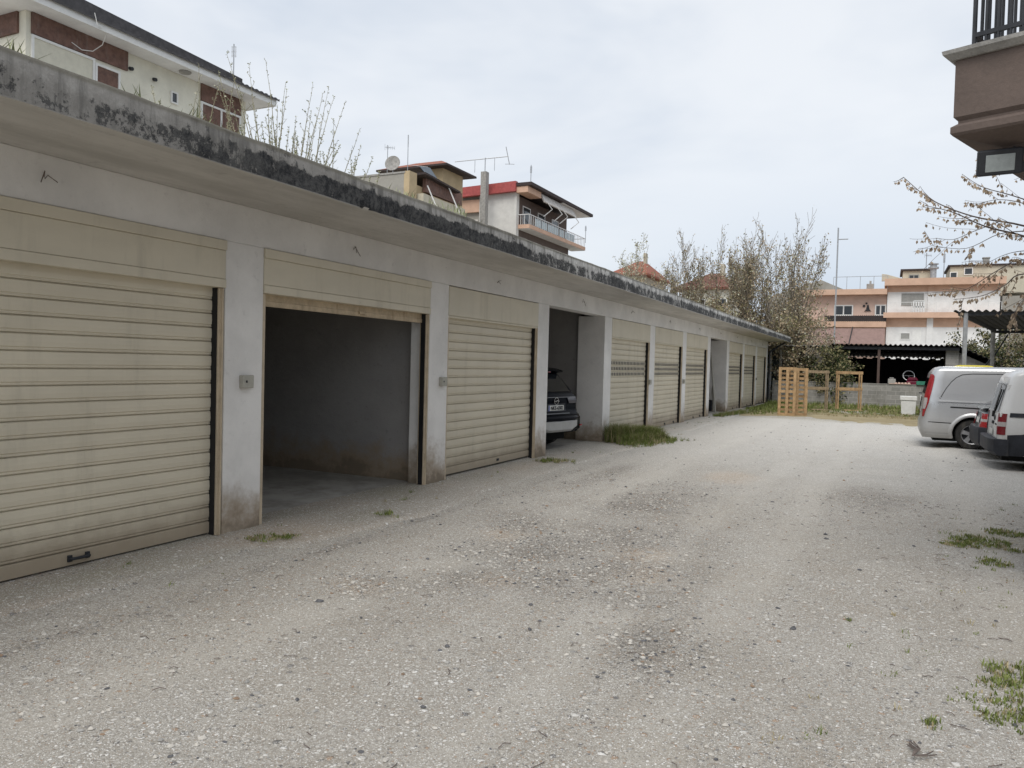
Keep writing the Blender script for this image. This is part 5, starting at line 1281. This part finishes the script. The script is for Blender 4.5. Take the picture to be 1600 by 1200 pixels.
for sn in (-1, 1):
    lc = [( .0,.66,.68)]
    cols = [(-.02,0,0)]
    def lampcols(z):
        t = (z-.70)/(1.69-.70); return max(.012, lerp_tab([(0,.02),(.15,.05),(.35,.095),(.55,.115),(.85,.11),(.96,.09),(1,.04)], t))
    for mat_, za, zc in ((M['redlamp'],.70,1.69),):
        rows = []
        for k_ in range(25):
            z = za+(zc-za)*k_/24; w = lampcols(z)
            rows.append([(V.X(x, z)-(.008 if x == 0 else 0), sn*(V.ys(x, z)+.010), z) for x in (0, .012, .03, .05, .09) if x < w]+[(V.X(w, z), sn*(V.ys(w, z)+.010), z)]*(1))
        mx = max(len(r_) for r_ in rows); rows = [r_+[r_[-1]]*(mx-len(r_)) for r_ in rows]
        MB().grid([[(V.X(0, r_[0][2])-.012, sn*(V.ys(0, r_[0][2])-.06), r_[0][2])]+r_ for r_ in rows]).build('tail_lamp', mat_, VS, smooth=True, local=True)
    MB().grid([[(V.X(0, z)-.016, sn*(V.ys(0, z)-.05), z)]+[(V.X(x, z)-(.012 if x == 0 else 0), sn*(V.ys(x, z)+.014), z) for x in (0,.012,.03,w_)] for z, w_ in ((.88,.034),(.95,.05),(1.05,.06),(1.14,.06))]).build('tail_lamp', M['clearlamp'], VS, smooth=True, local=True)
V.rear(-.72,.72,1.12,1.60,.012).build('rear_window', M['carglass'], VS, local=True); V.rear(-.26,.26,.78,.9,.014).build('number_plate', M['plate'], VS, local=True)
for sn in (-1, 1): V.side([(2.95,1.14,1.62),(3.2,1.14,1.60),(3.5,1.14,1.34)], .006, sg=(sn,)).build('side_window', M['carglass'], VS, local=True)
for sn in (-1,1): MB().box(.40, 2.6, sn*.60-.02, sn*.60+.02, 1.862, 1.876).build('roof_rib', M['silver'], VS, local=True, bevel=.006)

# ---- white van at the right edge
VW = empty('white_van', (1.82, 16.98, 0), 'white van with dark lower cladding and low red tail lamps at the right edge', 'van')
V = Veh(1.72, [(0,.90),(.02,.94),(.05,.97),(.10,.99),(.2,1),(2.6,1),(3.6,.96),(4.0,.85),(4.1,.72)], [(0,1.66),(.03,1.72),(.08,1.765),(.2,1.79),(2.2,1.81),(2.6,1.76),(3.1,1.16),(3.8,1.02),(4.1,.82)], .275,
        [(.2,.93),(.3,.98),(.45,1),(.8,1.0),(1.0,.99),(1.1,.975),(1.7,.88),(1.8,.86)], [(.2,.03),(.45,.0),(.75,.0),(1.0,.02),(1.6,.16),(1.8,.22)], .8)
body = V.body([0,.012,.03,.05,.08,.12,.2,.35,.6,.9,1.3,1.7,2.1,2.4,2.6,2.9,3.1,3.4,3.7,3.9,4.0,4.1]).build('body', [M['vanwhite']], VW, smooth=True, local=True); cut_arches(body, (.86, 3.3), .37, 1.1)
for x_ in (.86, 3.3):
    for sn in (-1, 1): wheel(VW, x_, sn*.74, .305, .19, sn)
for sn in (-1, 1): V.side([(.14,.27,.64),(.35,.27,.66),(.445,.30,.68),(.50,.55,.70),(.6,.66,.70),(1.12,.66,.70),(1.22,.55,.70),(1.28,.25,.70),(2.0,.25,.70),(2.9,.25,.70)], .010, sg=(sn,)).build('cladding', M['clad'], VW, smooth=True, local=True)
bm_ = MB()
out = [(.16,-.905),(.05,-.90),(-.06,-.85),(-.12,-.72),(-.145,-.4),(-.15,0)]; out = out+[(x, -y) for x, y in reversed(out[:-1])]
bm_.grid([[(x*(.75 if z_ in (.27,) else 1)+(.05 if z_ < .3 else 0), y*(1.0), z_) for x, y in out] for z_ in (.27,.34,.48,.545,.56)]+[[(.12, y*.94, .565) for x, y in out]])
bm_.build('bumper', M['clad'], VW, smooth=True, local=True)
for sn in (-1, 1): V.line([(.15,1.00),(2.6,1.0)], .075, .012, sg=(sn,)).build('side_strip', M['clad'], VW, local=True)
for sn in (-1, 1):
  ln = MB(); V.line([(.42,1.60),(.42,.72)], .006, b=ln, sg=(sn,), off=.003); V.line([(1.75,1.68),(1.75,.4)], .012, b=ln, sg=(sn,)); V.line([(.30,1.62),(.8,1.67),(1.7,1.68)], .006, b=ln, sg=(sn,))
  ln.build('panel_gap', M['gap'], VW, local=True)
wd = MB()
for sn in (-1, 1):
    wd.grid([[(V.X(0, z)-.012, sn*y, z) for y in (.10, .3, .5, .585-(z-1.05)*.05)] for z in (1.04,1.06,1.2,1.35,1.5,1.56)])
    wd.build('rear_window', M['carglass'], VW, local=True); wd = MB()
gp = MB(); gp.grid([[(V.X(0, z)-.010, y, z) for y in (-.007,.007)] for z in (.56,.9,1.2,1.5,1.66)])
for sn in (-1, 1): gp.grid([[(V.X(0, z)-.010, sn*(.695-(z-1)*.06*(z > 1))+y, z) for y in (-.006,.006)] for z in (.56,.9,1.2,1.5,1.64)])
gp.build('door_gap', M['gap'], VW, local=True)
for sn in (-1, 1):
    for mat_, za, zc in ((M['darkred'],.87,1.02),(M['clearlamp'],.79,.8699),(M['darkred'],.64,.7899)):
        rows = [[(V.X(0, z)-.012, sn*(V.ys(0, z)-.075), z)]+[(V.X(x, z)-(.010 if x == 0 else 0), sn*(V.ys(x, z)+.012), z) for x in (0,.012,.03,.05,.08,.11)] for z in (za,(za+zc)/2,zc)]
        MB().grid(rows).build('tail_lamp', mat_, VW, smooth=True, local=True)
hd = MB(); hd.box(V.X(0,.9)-.035, V.X(0,.9)-.008, -.20, -.08, .80, .86); hd.build('door_handle', M['clad'], VW, local=True, bevel=.008)
wp = MB(); wp.tube([(V.X(0,1.05)-.03,-.14,1.0),(V.X(0,1.2)-.035,-.2,1.15),(V.X(0,1.45)-.03,-.3,1.45)], .011, 6); wp.tube([(V.X(0,1.05)-.04,-.14,.93),(V.X(0,1.05)-.03,-.14,1.04)], .025, 8); wp.build('wiper', M['gap'], VW, local=True)
em = MB(); em.lathe([(0,0),(.055,0),(.055,.012),(0,.012)], (V.X(0,.93)-.022,-.30,.93), 'x', 18); em.build('badge', M['clad'], VW, local=True, bevel=.003)
MB().box(V.X(0,.8)-.012, V.X(0,.8)-.006, -.62, -.42, .80, .825).build('emblem', M['gap'], VW, local=True)
V.rear(-.2,.32,.60,.71,.016).build('number_plate', M['plate'], VW, local=True)
un = MB(); un.box(.1, 3.6, -.6, .6, .17, .3); un.box(.4, 3.8, -.63, .63, .31, .8); un.build('underbody', M['well'], VW, local=True)
for sn in (-1,1):
    hb_ = MB(); 
    for z in (1.0, 1.5): hb_.box(V.X(.02,z)-.02, V.X(.02,z)+.03, sn*(V.ys(.02,z)+.0), sn*(V.ys(.02,z)+.022), z-.04, z+.04)
    hb_.build('door_hinge', M['vanwhite'], VW, local=True, bevel=.004)

# ---- generic small car (dark teal saloon between the vans, black suv in the garage)
def car(root, W, L, H, pm, zb, lean, wl, r, prof, ztab, rr=.10):
    v = Veh(W, [(0,.78),(.02,.845),(.05,.895),(.1,.935),(.2,.97),(.4,1),(L-1.0,1),(L-.3,.93),(L-.08,.8),(L,.66)], ztab, zb, prof, lean, 1.5, None, rr)
    xs_ = [0,.012,.03,.05,.08,.12,.2,.3,.4,.6,.8,1.0,1.3,1.6,2.0,2.4,2.7,3.0,3.3,3.6,L-.4,L-.2,L-.08,L]
    bo = v.body(sorted(x for x in xs_ if x <= L)).build('body', [pm], root, smooth=True, local=True); cut_arches(bo, wl, r*1.12, W*.7)
    for x_ in wl:
        for sn in (-1, 1): wheel(root, x_, sn*(W/2-.115), r, .2, sn)
    MB().box(.3, L-.4, -W*.36, W*.36, .17, zb+.12).box(.4, L-.5, -W*.38, W*.38, zb+.13, .72).build('underbody', M['well'], root, local=True)
    return v
TC = empty('teal_car', (1.74, 19.02, 0), 'dark teal car with red and white tail lamps parked between the two vans', 'car')
V = car(TC, 1.70, 4.2, 1.42, M['teal'], .26, [(.2,.05),(.35,0),(.55,0),(.7,.04),(.95,.08),(1.05,.12),(1.4,.9)], (.85, 3.35), .30,
        [(.2,.92),(.35,.98),(.5,1),(.8,1),(.9,.97),(1.4,.74)], [(0,.90),(.04,.95),(.10,.98),(.35,1.0),(.8,1.36),(1.2,1.43),(2.0,1.42),(2.8,1.05),(3.6,.95),(4.0,.82),(4.2,.65)], .06)
sp = MB(); sp.grid([[(V.X(0,1.0)+dx_-.03, y, z) for dx_, z in ((.02,.97),(-.03,1.0),(.02,1.025),(.25,1.02))] for y in [-.66+.132*k_ for k_ in range(11)]]); sp.build('spoiler', M['teal'], TC, smooth=True, local=True)
for sn in (-1, 1):
    for mat_, za, zc in ((M['redlamp'],.80,.91),(M['clearlamp'],.745,.7999),(M['redlamp'],.63,.7449)):
        rows = [[(V.X(0, z)-.012, sn*(V.ys(0, z)-.22), z)]+[(V.X(x, z)-(.012 if x == 0 else 0), sn*(V.ys(x, z)+.010), z) for x in (0,.012,.03,.05,.08,.12,.2)] for z in (za,(za+zc)/2,zc)]
        MB().grid(rows).build('tail_lamp', mat_, TC, smooth=True, local=True)
bm_ = MB(); out = [(.55,-.86),(.25,-.86),(.08,-.82),(-.02,-.74),(-.07,-.5),(-.085,0)]; out = out+[(x, -y) for x, y in reversed(out[:-1])]
bm_.grid([[(x+(.04 if z_ < .3 else (.02 if z_ > .6 else 0)), y, z_) for x, y in out] for z_ in (.25,.32,.5,.6,.63)]+[[(x+.1, y*.95, .64) for x, y in out]]); bm_.build('bumper', M['clad'], TC, smooth=True, local=True)
V.rear(-.52,.52,1.1,1.36,.012).build('rear_window', M['carglass'], TC, local=True); V.rear(-.26,.26,.70,.81,.016).build('number_plate', M['plate'], TC, local=True)
for sn in (-1, 1): V.side([(.9,1.08,1.30),(1.3,1.0,1.36),(2.0,.98,1.34),(2.5,.98,1.14)], .006, sg=(sn,)).build('side_window', M['carglass'], TC, local=True)

SUV_R, SUV_A = (-5.70, 13.80), 168
SV = empty('black_suv', (SUV_R[0], SUV_R[1], .025), 'black suv with a silver skid plate parked nose first inside the narrow open garage', 'car', rz=R(SUV_A))
V = car(SV, 1.80, 4.2, 1.6, M['blackpaint'], .34, [(.2,.10),(.34,.03),(.45,-.01),(.62,-.01),(.70,.05),(.80,.085),(1.0,.09),(1.08,.13),(1.5,.50),(1.6,.55)], (.86, 3.45), .335,
        [(.2,.93),(.4,.98),(.6,1),(.9,1),(1.02,.97),(1.1,.945),(1.6,.76)], [(0,1.50),(.04,1.555),(.10,1.58),(.4,1.60),(1.5,1.62),(2.2,1.52),(2.8,1.12),(3.6,1.0),(4.0,.85),(4.2,.65)], .07)
V.rear(-.60,.60,1.13,1.47,.008, m=8).build('rear_window', M['carglass'], SV, smooth=True, local=True)
sp = MB(); sp.grid([[(V.X(0,1.5)+dx_, y, z-.02*(abs(y)/.62)**3) for dx_, z in ((.05,1.50),(-.14,1.535),(-.15,1.555),(0,1.60),(.3,1.615))] for y in [-.62+.124*k_ for k_ in range(11)]]); sp.build('spoiler', M['blackpaint'], SV, smooth=True, local=True)
V.rear(-.17,.17,1.505,1.52,.165).build('brake_light', M['redlamp'], SV, local=True)
sk = MB(); prof_ = [(.10,.34),(-.045,.36),(-.075,.40),(-.075,.545),(-.05,.565)]
rows = []
for k_ in range(17):
    y = -.60+.075*k_; e_ = max(0, (abs(y)-.40)/.20); rows.append([(x+.02*(y/.7)**2+.02*e_, y*(1-.0*e_), .34+(z-.34)*(1-.28*e_)+.075*e_) for x, z in prof_])
sk.grid(rows); sk.build('skid_plate', M['silvertrim'], SV, smooth=True, local=True)
bu = MB(); out = [(.5,-.91),(.25,-.905),(.08,-.86),(.0,-.76),(-.04,-.5),(-.055,0)]; out = out+[(x, -y) for x, y in reversed(out[:-1])]
bu.grid([[(x+(.08 if z_ < .36 else (.03 if z_ > .64 else 0)), y, z_) for x, y in out] for z_ in (.33,.40,.55,.62,.66,.68)]+[[(x+.1, y*.96, .69) for x, y in out]]); bu.build('bumper', M['blackpaint'], SV, smooth=True, local=True)
for sn in (-1, 1):
    rows = [[(V.X(0, z)-.02, sn*(.40+(1.0-z)*.5), z)]+[(V.X(0, z)-.022, sn*(.52+(.99-z)*.15), z)]+[(V.X(x, z)-(.018 if x == 0 else 0), sn*(V.ys(x, z)+.014), z) for x in (0,.012,.03,.05,.08,.12,.2,.28)] for z in (.90,.93,.99,1.03)]
    MB().grid(rows).build('tail_lamp', M['smoke'] , SV, smooth=True, local=True)
    MB().grid([[(V.X(x, z)-(.024 if x == 0 else 0), sn*(V.ys(x, z)+.018), z) for x in (0,.03,.08,.14)] for z in (.925,.96)]).build('tail_lamp', M['redlamp'], SV, local=True)
    MB().box(-.045, -.02, sn*.74-.03, sn*.74+.03, .45, .48).build('reflector', M['redlamp'], SV, local=True)
lp_ = MB(); V.rear(-.46,.46,1.015,1.03,.03, b=lp_); V.rear(-.40,.40,.70,.72,.04, b=lp_); lp_.build('trim_strip', M['carglass'], SV, local=True)
ex = V.X(0,.97)-.03; em = MB(); em.lathe([(.062,0),(.075,0),(.075,.015),(.062,.015),(.062,0)], (ex,0,.95), 'x', 24); em.f = [f for f in em.f if len(f) < 10]; em.m = em.m[:len(em.f)]
em.bar((ex,-.085,.945), (ex,.005,.965), .014, .014); em.bar((ex,.085,.955), (ex,-.005,.935), .014, .014); em.bar((ex,.005,.968), (ex,-.005,.932), .012, .012)
em.build('emblem', M['chrome'], SV, local=True)
V.rear(-.33,.33,.745,.90,.0105).build('plate_recess', M['clad'], SV, local=True)
px_ = V.X(0,.81)-.022
pl_ = MB().box(px_, px_+.012, -.26, .26, .757, .868).build('number_plate', M['plate'], SV, local=True, bevel=.003)
def text_mesh(name, s, size, mt, parent, M4):
    cu = bpy.data.curves.new(name, 'FONT'); cu.body = s; cu.size = size; cu.align_x = 'CENTER'; cu.align_y = 'CENTER'; cu.extrude = .0015; cu.offset = .003
    o = bpy.data.objects.new(name, cu); COL.objects.link(o); bpy.context.view_layer.update()
    me = bpy.data.meshes.new_from_object(o.evaluated_get(bpy.context.evaluated_depsgraph_get())); bpy.data.objects.remove(o)
    me.transform(M4); me.materials.clear(); me.materials.append(mt); t = bpy.data.objects.new(name, me); COL.objects.link(t); t.parent = parent; return t
# text faces -x of the car: text +x -> car -y, text +y -> z
TM = Matrix.Translation((px_-.003, -.02, .812)) @ Matrix(((0,0,-1,0),(-1,0,0,0),(0,1,0,0),(0,0,0,1)))
text_mesh('plate_text', 'NKE-6582', .098, M['ink'], pl_, TM)
MB().box(px_-.002, px_, .225, .257, .76, .865).build('plate_band', surf('blue_band', (.02,.06,.35), .5), pl_, local=True)
for sn in (-1, 1): V.side([(.75,1.14,1.46),(1.2,1.12,1.52),(2.0,1.10,1.48),(2.5,1.1,1.24)], .006, sg=(sn,)).build('side_window', M['carglass'], SV, local=True)

# ================================================================== THINGS AT THE END OF THE YARD
M['pallet'] = surf('new_pallet_wood', (.40,.265,.14), .8, .22, 6, .2, 30, dirt=.3, dirtcol=(.2,.13,.07))
M['oldwood'] = surf('weathered_wood', (.29,.22,.14), .85, .22, 6, .2, 30, dirt=.3, dirtcol=(.12,.09,.06))
M['paintwhite'] = surf('white_plastic', (.68,.68,.66), .45, .06, 7, dirt=.2)
M['yellow'] = surf('yellow_roof', (.62,.52,.06), .45, .12, 4)
M['crimson'] = surf('crimson_paint', (.20,.02,.05), .5, .2, 6)
M['green'] = surf('green_plastic', (.05,.22,.15), .5, .15, 6)
# upright pallets leaning together
def up_pallet(label, x0, y0, w, H, ang, tilt, seed, mt):
    root = empty('wooden_pallet', (x0, y0, 0), label, 'pallet', 'wooden pallets standing on end', rz=ang); g = random.Random(seed)
    def Tz(p): return (p[0], p[1]+p[2]*tilt, p[2])
    def bx(b, a): 
        bb = MB().box(*a); b.add([Tz(p) for p in bb.v], bb.f)
    b = MB()
    for q in (0, w/2-.05, w-.10): bx(b, (q, q+.10, 0, .022, .0, H))
    b.build('stringer', mt, root, local=True, bevel=.003)
    b = MB(); 
    for z in (.0, H/2-.05, H-.10):
        b = MB(); bx(b, (.0, w, .0235, .047, z, z+.10))
        for q in (0, w/2-.05, w-.10): bx(b, (q, q+.10, .047, .127, z, z+.10))
        b.build('block_row', mt, root, local=True)
    b = MB(); n = 11
    for i in range(n): z = i*(H-.1)/(n-1); bx(b, (0, w, .128, .150, z, z+.095*g.uniform(.85,1)))
    b.build('deck_board', mt, root, local=True, bevel=.003)
    return root
up_pallet('tall orange brown wooden pallet standing on end, front of the stack by the last garage', -3.62, 30.1, .62, 1.80, R(8), .03, 1, M['pallet'])
up_pallet('wooden pallet standing on end behind the front one, its edge showing at the right', -3.35, 30.5, .72, 1.78, R(2), .0, 2, M['pallet'])
def rack(label, pxl, pxr, pyb, pyt, mt, seed):
    a, c = at_g(pxl, pyb), at_g(pxr, pyb+.6); c.y = a.y+(c.y-a.y)*.4; d = (c-a); w = d.length; ang = math.atan2(d.y, d.x)
    dep = (a-EYE).dot(FW); H = (pyb-pyt)/FOC*dep
    root = empty('wooden_rack', (a.x, a.y, 0), label, 'rack', 'open wooden frames before the block wall', rz=ang); L_ = []
    for q in (0, w-.055):
        for yy in (0, .34): MB().box(q, q+.055, yy, yy+.05, 0, H).build('post', mt, root, local=True, bevel=.004)
    MB().box(-.02, w+.02, -.025, -.002, H-.13, H-.01).build('rail', mt, root, local=True, bevel=.003); MB().box(-.02, w+.02, -.025, -.002, H*.52, H*.52+.11).build('rail', mt, root, local=True, bevel=.003)
    MB().box(-.02, w+.02, .392, .415, H-.13, H-.01).build('rail', mt, root, local=True, bevel=.003); MB().box(-.02, w+.02, .392, .415, H*.5, H*.5+.10).build('rail', mt, root, local=True, bevel=.003)
    MB().box(.2, w*.95, -.5, -.1, .01, .05).build('fallen_board', mt, root, local=True, bevel=.003)
rack('weathered open wooden frame beside the standing pallets', 1257, 1294, 640, 578, M['oldwood'], 1)
rack('cleaner open wooden frame further right before the block wall', 1308, 1346, 641, 579.5, M['pallet'], 2)
bi = at_g(1408, 648); b0 = MB(); root = empty('white_bin', (bi.x, bi.y, 0), 'white square bin with an overhanging lid before the block wall', 'bin')
b = MB(); b.add([(bi.x+x, bi.y+y, z) for z, s_ in ((0,.0),(.58,.03)) for x, y in ((.0-s_,0-s_),(.5+s_,0-s_),(.5+s_,.45+s_),(0-s_,.45+s_))], [(3,2,1,0),(4,5,6,7),(0,1,5,4),(1,2,6,5),(2,3,7,6),(3,0,4,7)]); b.build('tub', M['paintwhite'], root, bevel=.015)
MB().box(bi.x-.06, bi.x+.56, bi.y-.06, bi.y+.5, .59, .76).build('lid', M['paintwhite'], root, bevel=.02)
x0 = bi.x+.66; y0 = bi.y-.2
root = empty('white_cabinet', (x0, y0, 0), 'white open metal cabinet with a red thing inside, half hidden by the silver van', 'cabinet')
b = MB(); b.box(x0, x0+.06, y0, y0+.5, .1, .78); b.box(x0+.6, x0+.66, y0, y0+.5, .1, .78); b.box(x0, x0+.66, y0, y0+.5, .78, .83); b.box(x0, x0+.66, y0, y0+.5, .05, .1); b.box(x0+.06, x0+.6, y0+.42, y0+.48, .1, .78); b.build('frame', M['paintwhite'], root, bevel=.006)
MB().box(x0+.16, x0+.46, y0+.05, y0+.4, .14, .68).build('insert', M['crimson'], root, bevel=.02); MB().box(x0-.05, x0+.7, y0-.02, y0+.5, .90, .94).build('shelf', M['darkmetal'], root)
# tractor with yellow roof behind the silver van
yr = at_d(1518, 574, 25); root = empty('tractor', (yr.x, yr.y, 0), 'dark tractor with a flat yellow roof behind the silver van', 'tractor')
zt_ = at_d(1518, 571, 25).z
b = MB(); b.prism([(yr.x-.62, zt_-.12), (yr.x+.62, zt_-.12), (yr.x+.54, zt_-.02), (yr.x+.4, zt_), (yr.x-.36, zt_), (yr.x-.42, zt_-.02)], 'y', yr.y-.5, yr.y+.7); b.build('roof', M['yellow'], root, bevel=.02)
for sx in (-.45, .45):
    for sy in (-.35, .55): MB().box(yr.x+sx-.03, yr.x+sx+.03, yr.y+sy-.03, yr.y+sy+.03, .8, zt_-.121).build('post', M['darkmetal'], root)
MB().box(yr.x-.5, yr.x+.5, yr.y-.4, yr.y+1.8, .5, 1.0).box(yr.x-.3, yr.x+.3, yr.y+1.0, yr.y+2.2, .6, 1.25).build('body', M['darkmetal'], root, bevel=.05)
for sx, yy, r_ in ((-.6,-.1,.6),(.6,-.1,.6),(-.5,1.8,.38),(.5,1.8,.38)):
    b = MB(); b.lathe([(r_*.5,-.13),(r_*.95,-.12),(r_,-.08),(r_,.08),(r_*.95,.12),(r_*.5,.13)], (yr.x+sx, yr.y+yy, r_), 'x', 24); b.build('wheel', M['tyre'], root, smooth=True)
# small red tractor inside the shed
c = at_y(1425, 592, 43.8); root = empty('red_tractor', (c.x, 43.9, 0), 'crimson machine with a steering wheel in the dark workshop', 'tractor')
b = MB(); b.box(c.x-.25, c.x+.75, 43.6, 44.4, .5, 1.30); b.prism([(c.x-.25,1.31),(c.x+.3,1.31),(c.x+.2,1.5),(c.x-.15,1.48)], 'y', 43.7, 44.3); b.build('body', M['crimson'], root, bevel=.05)
b = MB(); rows = [c+Vector((.26*math.cos(t)-.15, .1+.1*math.sin(t), .16+.24*math.sin(t))) for t in [2*math.pi*k_/24 for k_ in range(25)]]; b.tube(rows, .025, 6); b.tube([c+Vector((-.15,.1,.16)), c+Vector((-.1,.3,-.3))], .03, 6); b.tube([rows[0], c+Vector((-.15,.1,.16)), rows[12]], .02, 5); b.build('steering_wheel', M['steel'], root)
for sx in (-.3, .8):
    b = MB(); b.lathe([(.25,-.1),(.48,-.09),(.5,0),(.48,.09),(.25,.1)], (c.x+sx, 44.0, .5), 'x', 20); b.build('wheel', M['tyre'], root, smooth=True)
c = at_y(1393, 596, 41.7); b = MB(); b.box(c.x-.16, c.x+.18, 41.6, 41.8, 1.152, 1.40); b.box(c.x-.1, c.x+.1, 41.62, 41.78, 1.401, 1.46); tag(b.build('cement_lump', M['concrete'], bevel=.04), 'grey lump standing on the block wall before the workshop', 'block')
a = at_y(1389, 599, 41.7); e_ = at_y(1423, 600, 41.7); b = MB(); g = random.Random(3); q = a.x+.25
b.box(a.x, e_.x, 41.55, 41.85, 1.152, 1.18)
while q < e_.x-.1: b.box(q, q+.1, 41.58, 41.82, 1.181, 1.22+.03*g.random()); q += .14
tag(b.build('roof_tile_pile', M['peach'], bevel=.004), 'low row of pinkish tiles lying on the block wall', 'tiles')
c = at_y(1441, 597, 41.7); b = MB()
b.box(c.x-.25, c.x+.3, 41.5, 41.53, 1.152, 1.32); b.box(c.x-.25, c.x+.3, 41.87, 41.9, 1.152, 1.32); b.box(c.x-.25, c.x-.22, 41.531, 41.869, 1.152, 1.32); b.box(c.x+.27, c.x+.3, 41.531, 41.869, 1.152, 1.32); b.box(c.x-.219, c.x+.269, 41.531, 41.869, 1.152, 1.18)
tag(b.build('green_crate', M['green']), 'green plastic crate on the block wall above the white bin', 'crate')

# ================================================================== LIGHT AND SKY
SUN_EL, SUN_AZ = 52, 176      # azimuth measured from +Y clockwise: behind the camera, a little to the left
scene.world = bpy.data.worlds.new('World'); W = scene.world; W.use_nodes = True; nt = W.node_tree; nt.nodes.clear()
out = nt.nodes.new('ShaderNodeOutputWorld'); bg = nt.nodes.new('ShaderNodeBackground'); nt.links.new(bg.outputs[0], out.inputs[0]); bg.inputs[1].default_value = .12
sky = nt.nodes.new('ShaderNodeTexSky'); sky.sky_type = 'NISHITA'; sky.sun_disc = False; sky.sun_elevation = R(SUN_EL); sky.sun_rotation = R(SUN_AZ); sky.dust_density = 3; sky.air_density = 1.2
tc = nt.nodes.new('ShaderNodeTexCoord'); mp = nt.nodes.new('ShaderNodeMapping'); mp.inputs['Scale'].default_value = (1,1,2.6); nt.links.new(tc.outputs['Generated'], mp.inputs['Vector'])
def wn(scale, det, rough):
    n_ = nt.nodes.new('ShaderNodeTexNoise'); n_.inputs['Scale'].default_value = scale; n_.inputs['Detail'].default_value = det; n_.inputs['Roughness'].default_value = rough; n_.inputs['Distortion'].default_value = .3; nt.links.new(mp.outputs[0], n_.inputs['Vector']); return n_.outputs[0]
def wr(s, a, b, ca=0., cb=1.):
    n_ = nt.nodes.new('ShaderNodeMapRange'); n_.interpolation_type = 'SMOOTHSTEP'; nt.links.new(s, n_.inputs[0])
    for i, v in enumerate((a, b, ca, cb)): n_.inputs[i+1].default_value = v
    return n_.outputs[0]
def wm(f, a, b):
    n_ = nt.nodes.new('ShaderNodeMix'); n_.data_type = 'RGBA'
    for i, v in ((0, f), (6, a), (7, b)):
        if isinstance(v, bpy.types.NodeSocket): nt.links.new(v, n_.inputs[i])
        else: n_.inputs[i].default_value = v
    return n_.outputs[2]
cl = wm(wr(wn(1.5, 5, .55), .34, .66), (4.0,4.4,4.98,1), (5.45,5.62,5.85,1))
sp_ = nt.nodes.new('ShaderNodeSeparateXYZ'); nt.links.new(tc.outputs['Generated'], sp_.inputs[0])
cl = wm(wr(wn(2.6, 4, .6), .5, .72, 0, .35), cl, (5.9,6.05,6.2,1))
# thicker blue grey bank low towards the end of the yard
hz = wr(sp_.outputs[2], .30, .06); nt_x = nt.nodes.new('ShaderNodeMath'); nt_x.operation = 'MULTIPLY'; nt.links.new(hz, nt_x.inputs[0]); nt.links.new(wr(sp_.outputs[0], -.55, -.05), nt_x.inputs[1])
nx2 = nt.nodes.new('ShaderNodeMath'); nx2.operation = 'MULTIPLY'; nt.links.new(nt_x.outputs[0], nx2.inputs[0]); nx2.inputs[1].default_value = .75
cl = wm(nx2.outputs[0], cl, (3.6,4.15,4.95,1))
nt.links.new(wm(.9, sky.outputs[0], cl), bg.inputs[0])
sl = bpy.data.lights.new('sun', 'SUN'); sl.energy = 1.5; sl.angle = R(32); sl.color = (1,.965,.91); so = bpy.data.objects.new('sun', sl); COL.objects.link(so)
az_ = R(SUN_AZ); dirv = Vector((math.sin(az_)*math.cos(R(SUN_EL)), math.cos(az_)*math.cos(R(SUN_EL)), math.sin(R(SUN_EL))))
so.rotation_euler = dirv.to_track_quat('Z', 'Y').to_euler(); so.location = (0,0,30)
scene.view_settings.view_transform = 'Standard'; scene.view_settings.look = 'None'; scene.view_settings.exposure = .48; scene.view_settings.gamma = 1
scene.cycles.max_bounces = 6; scene.cycles.diffuse_bounces = 4
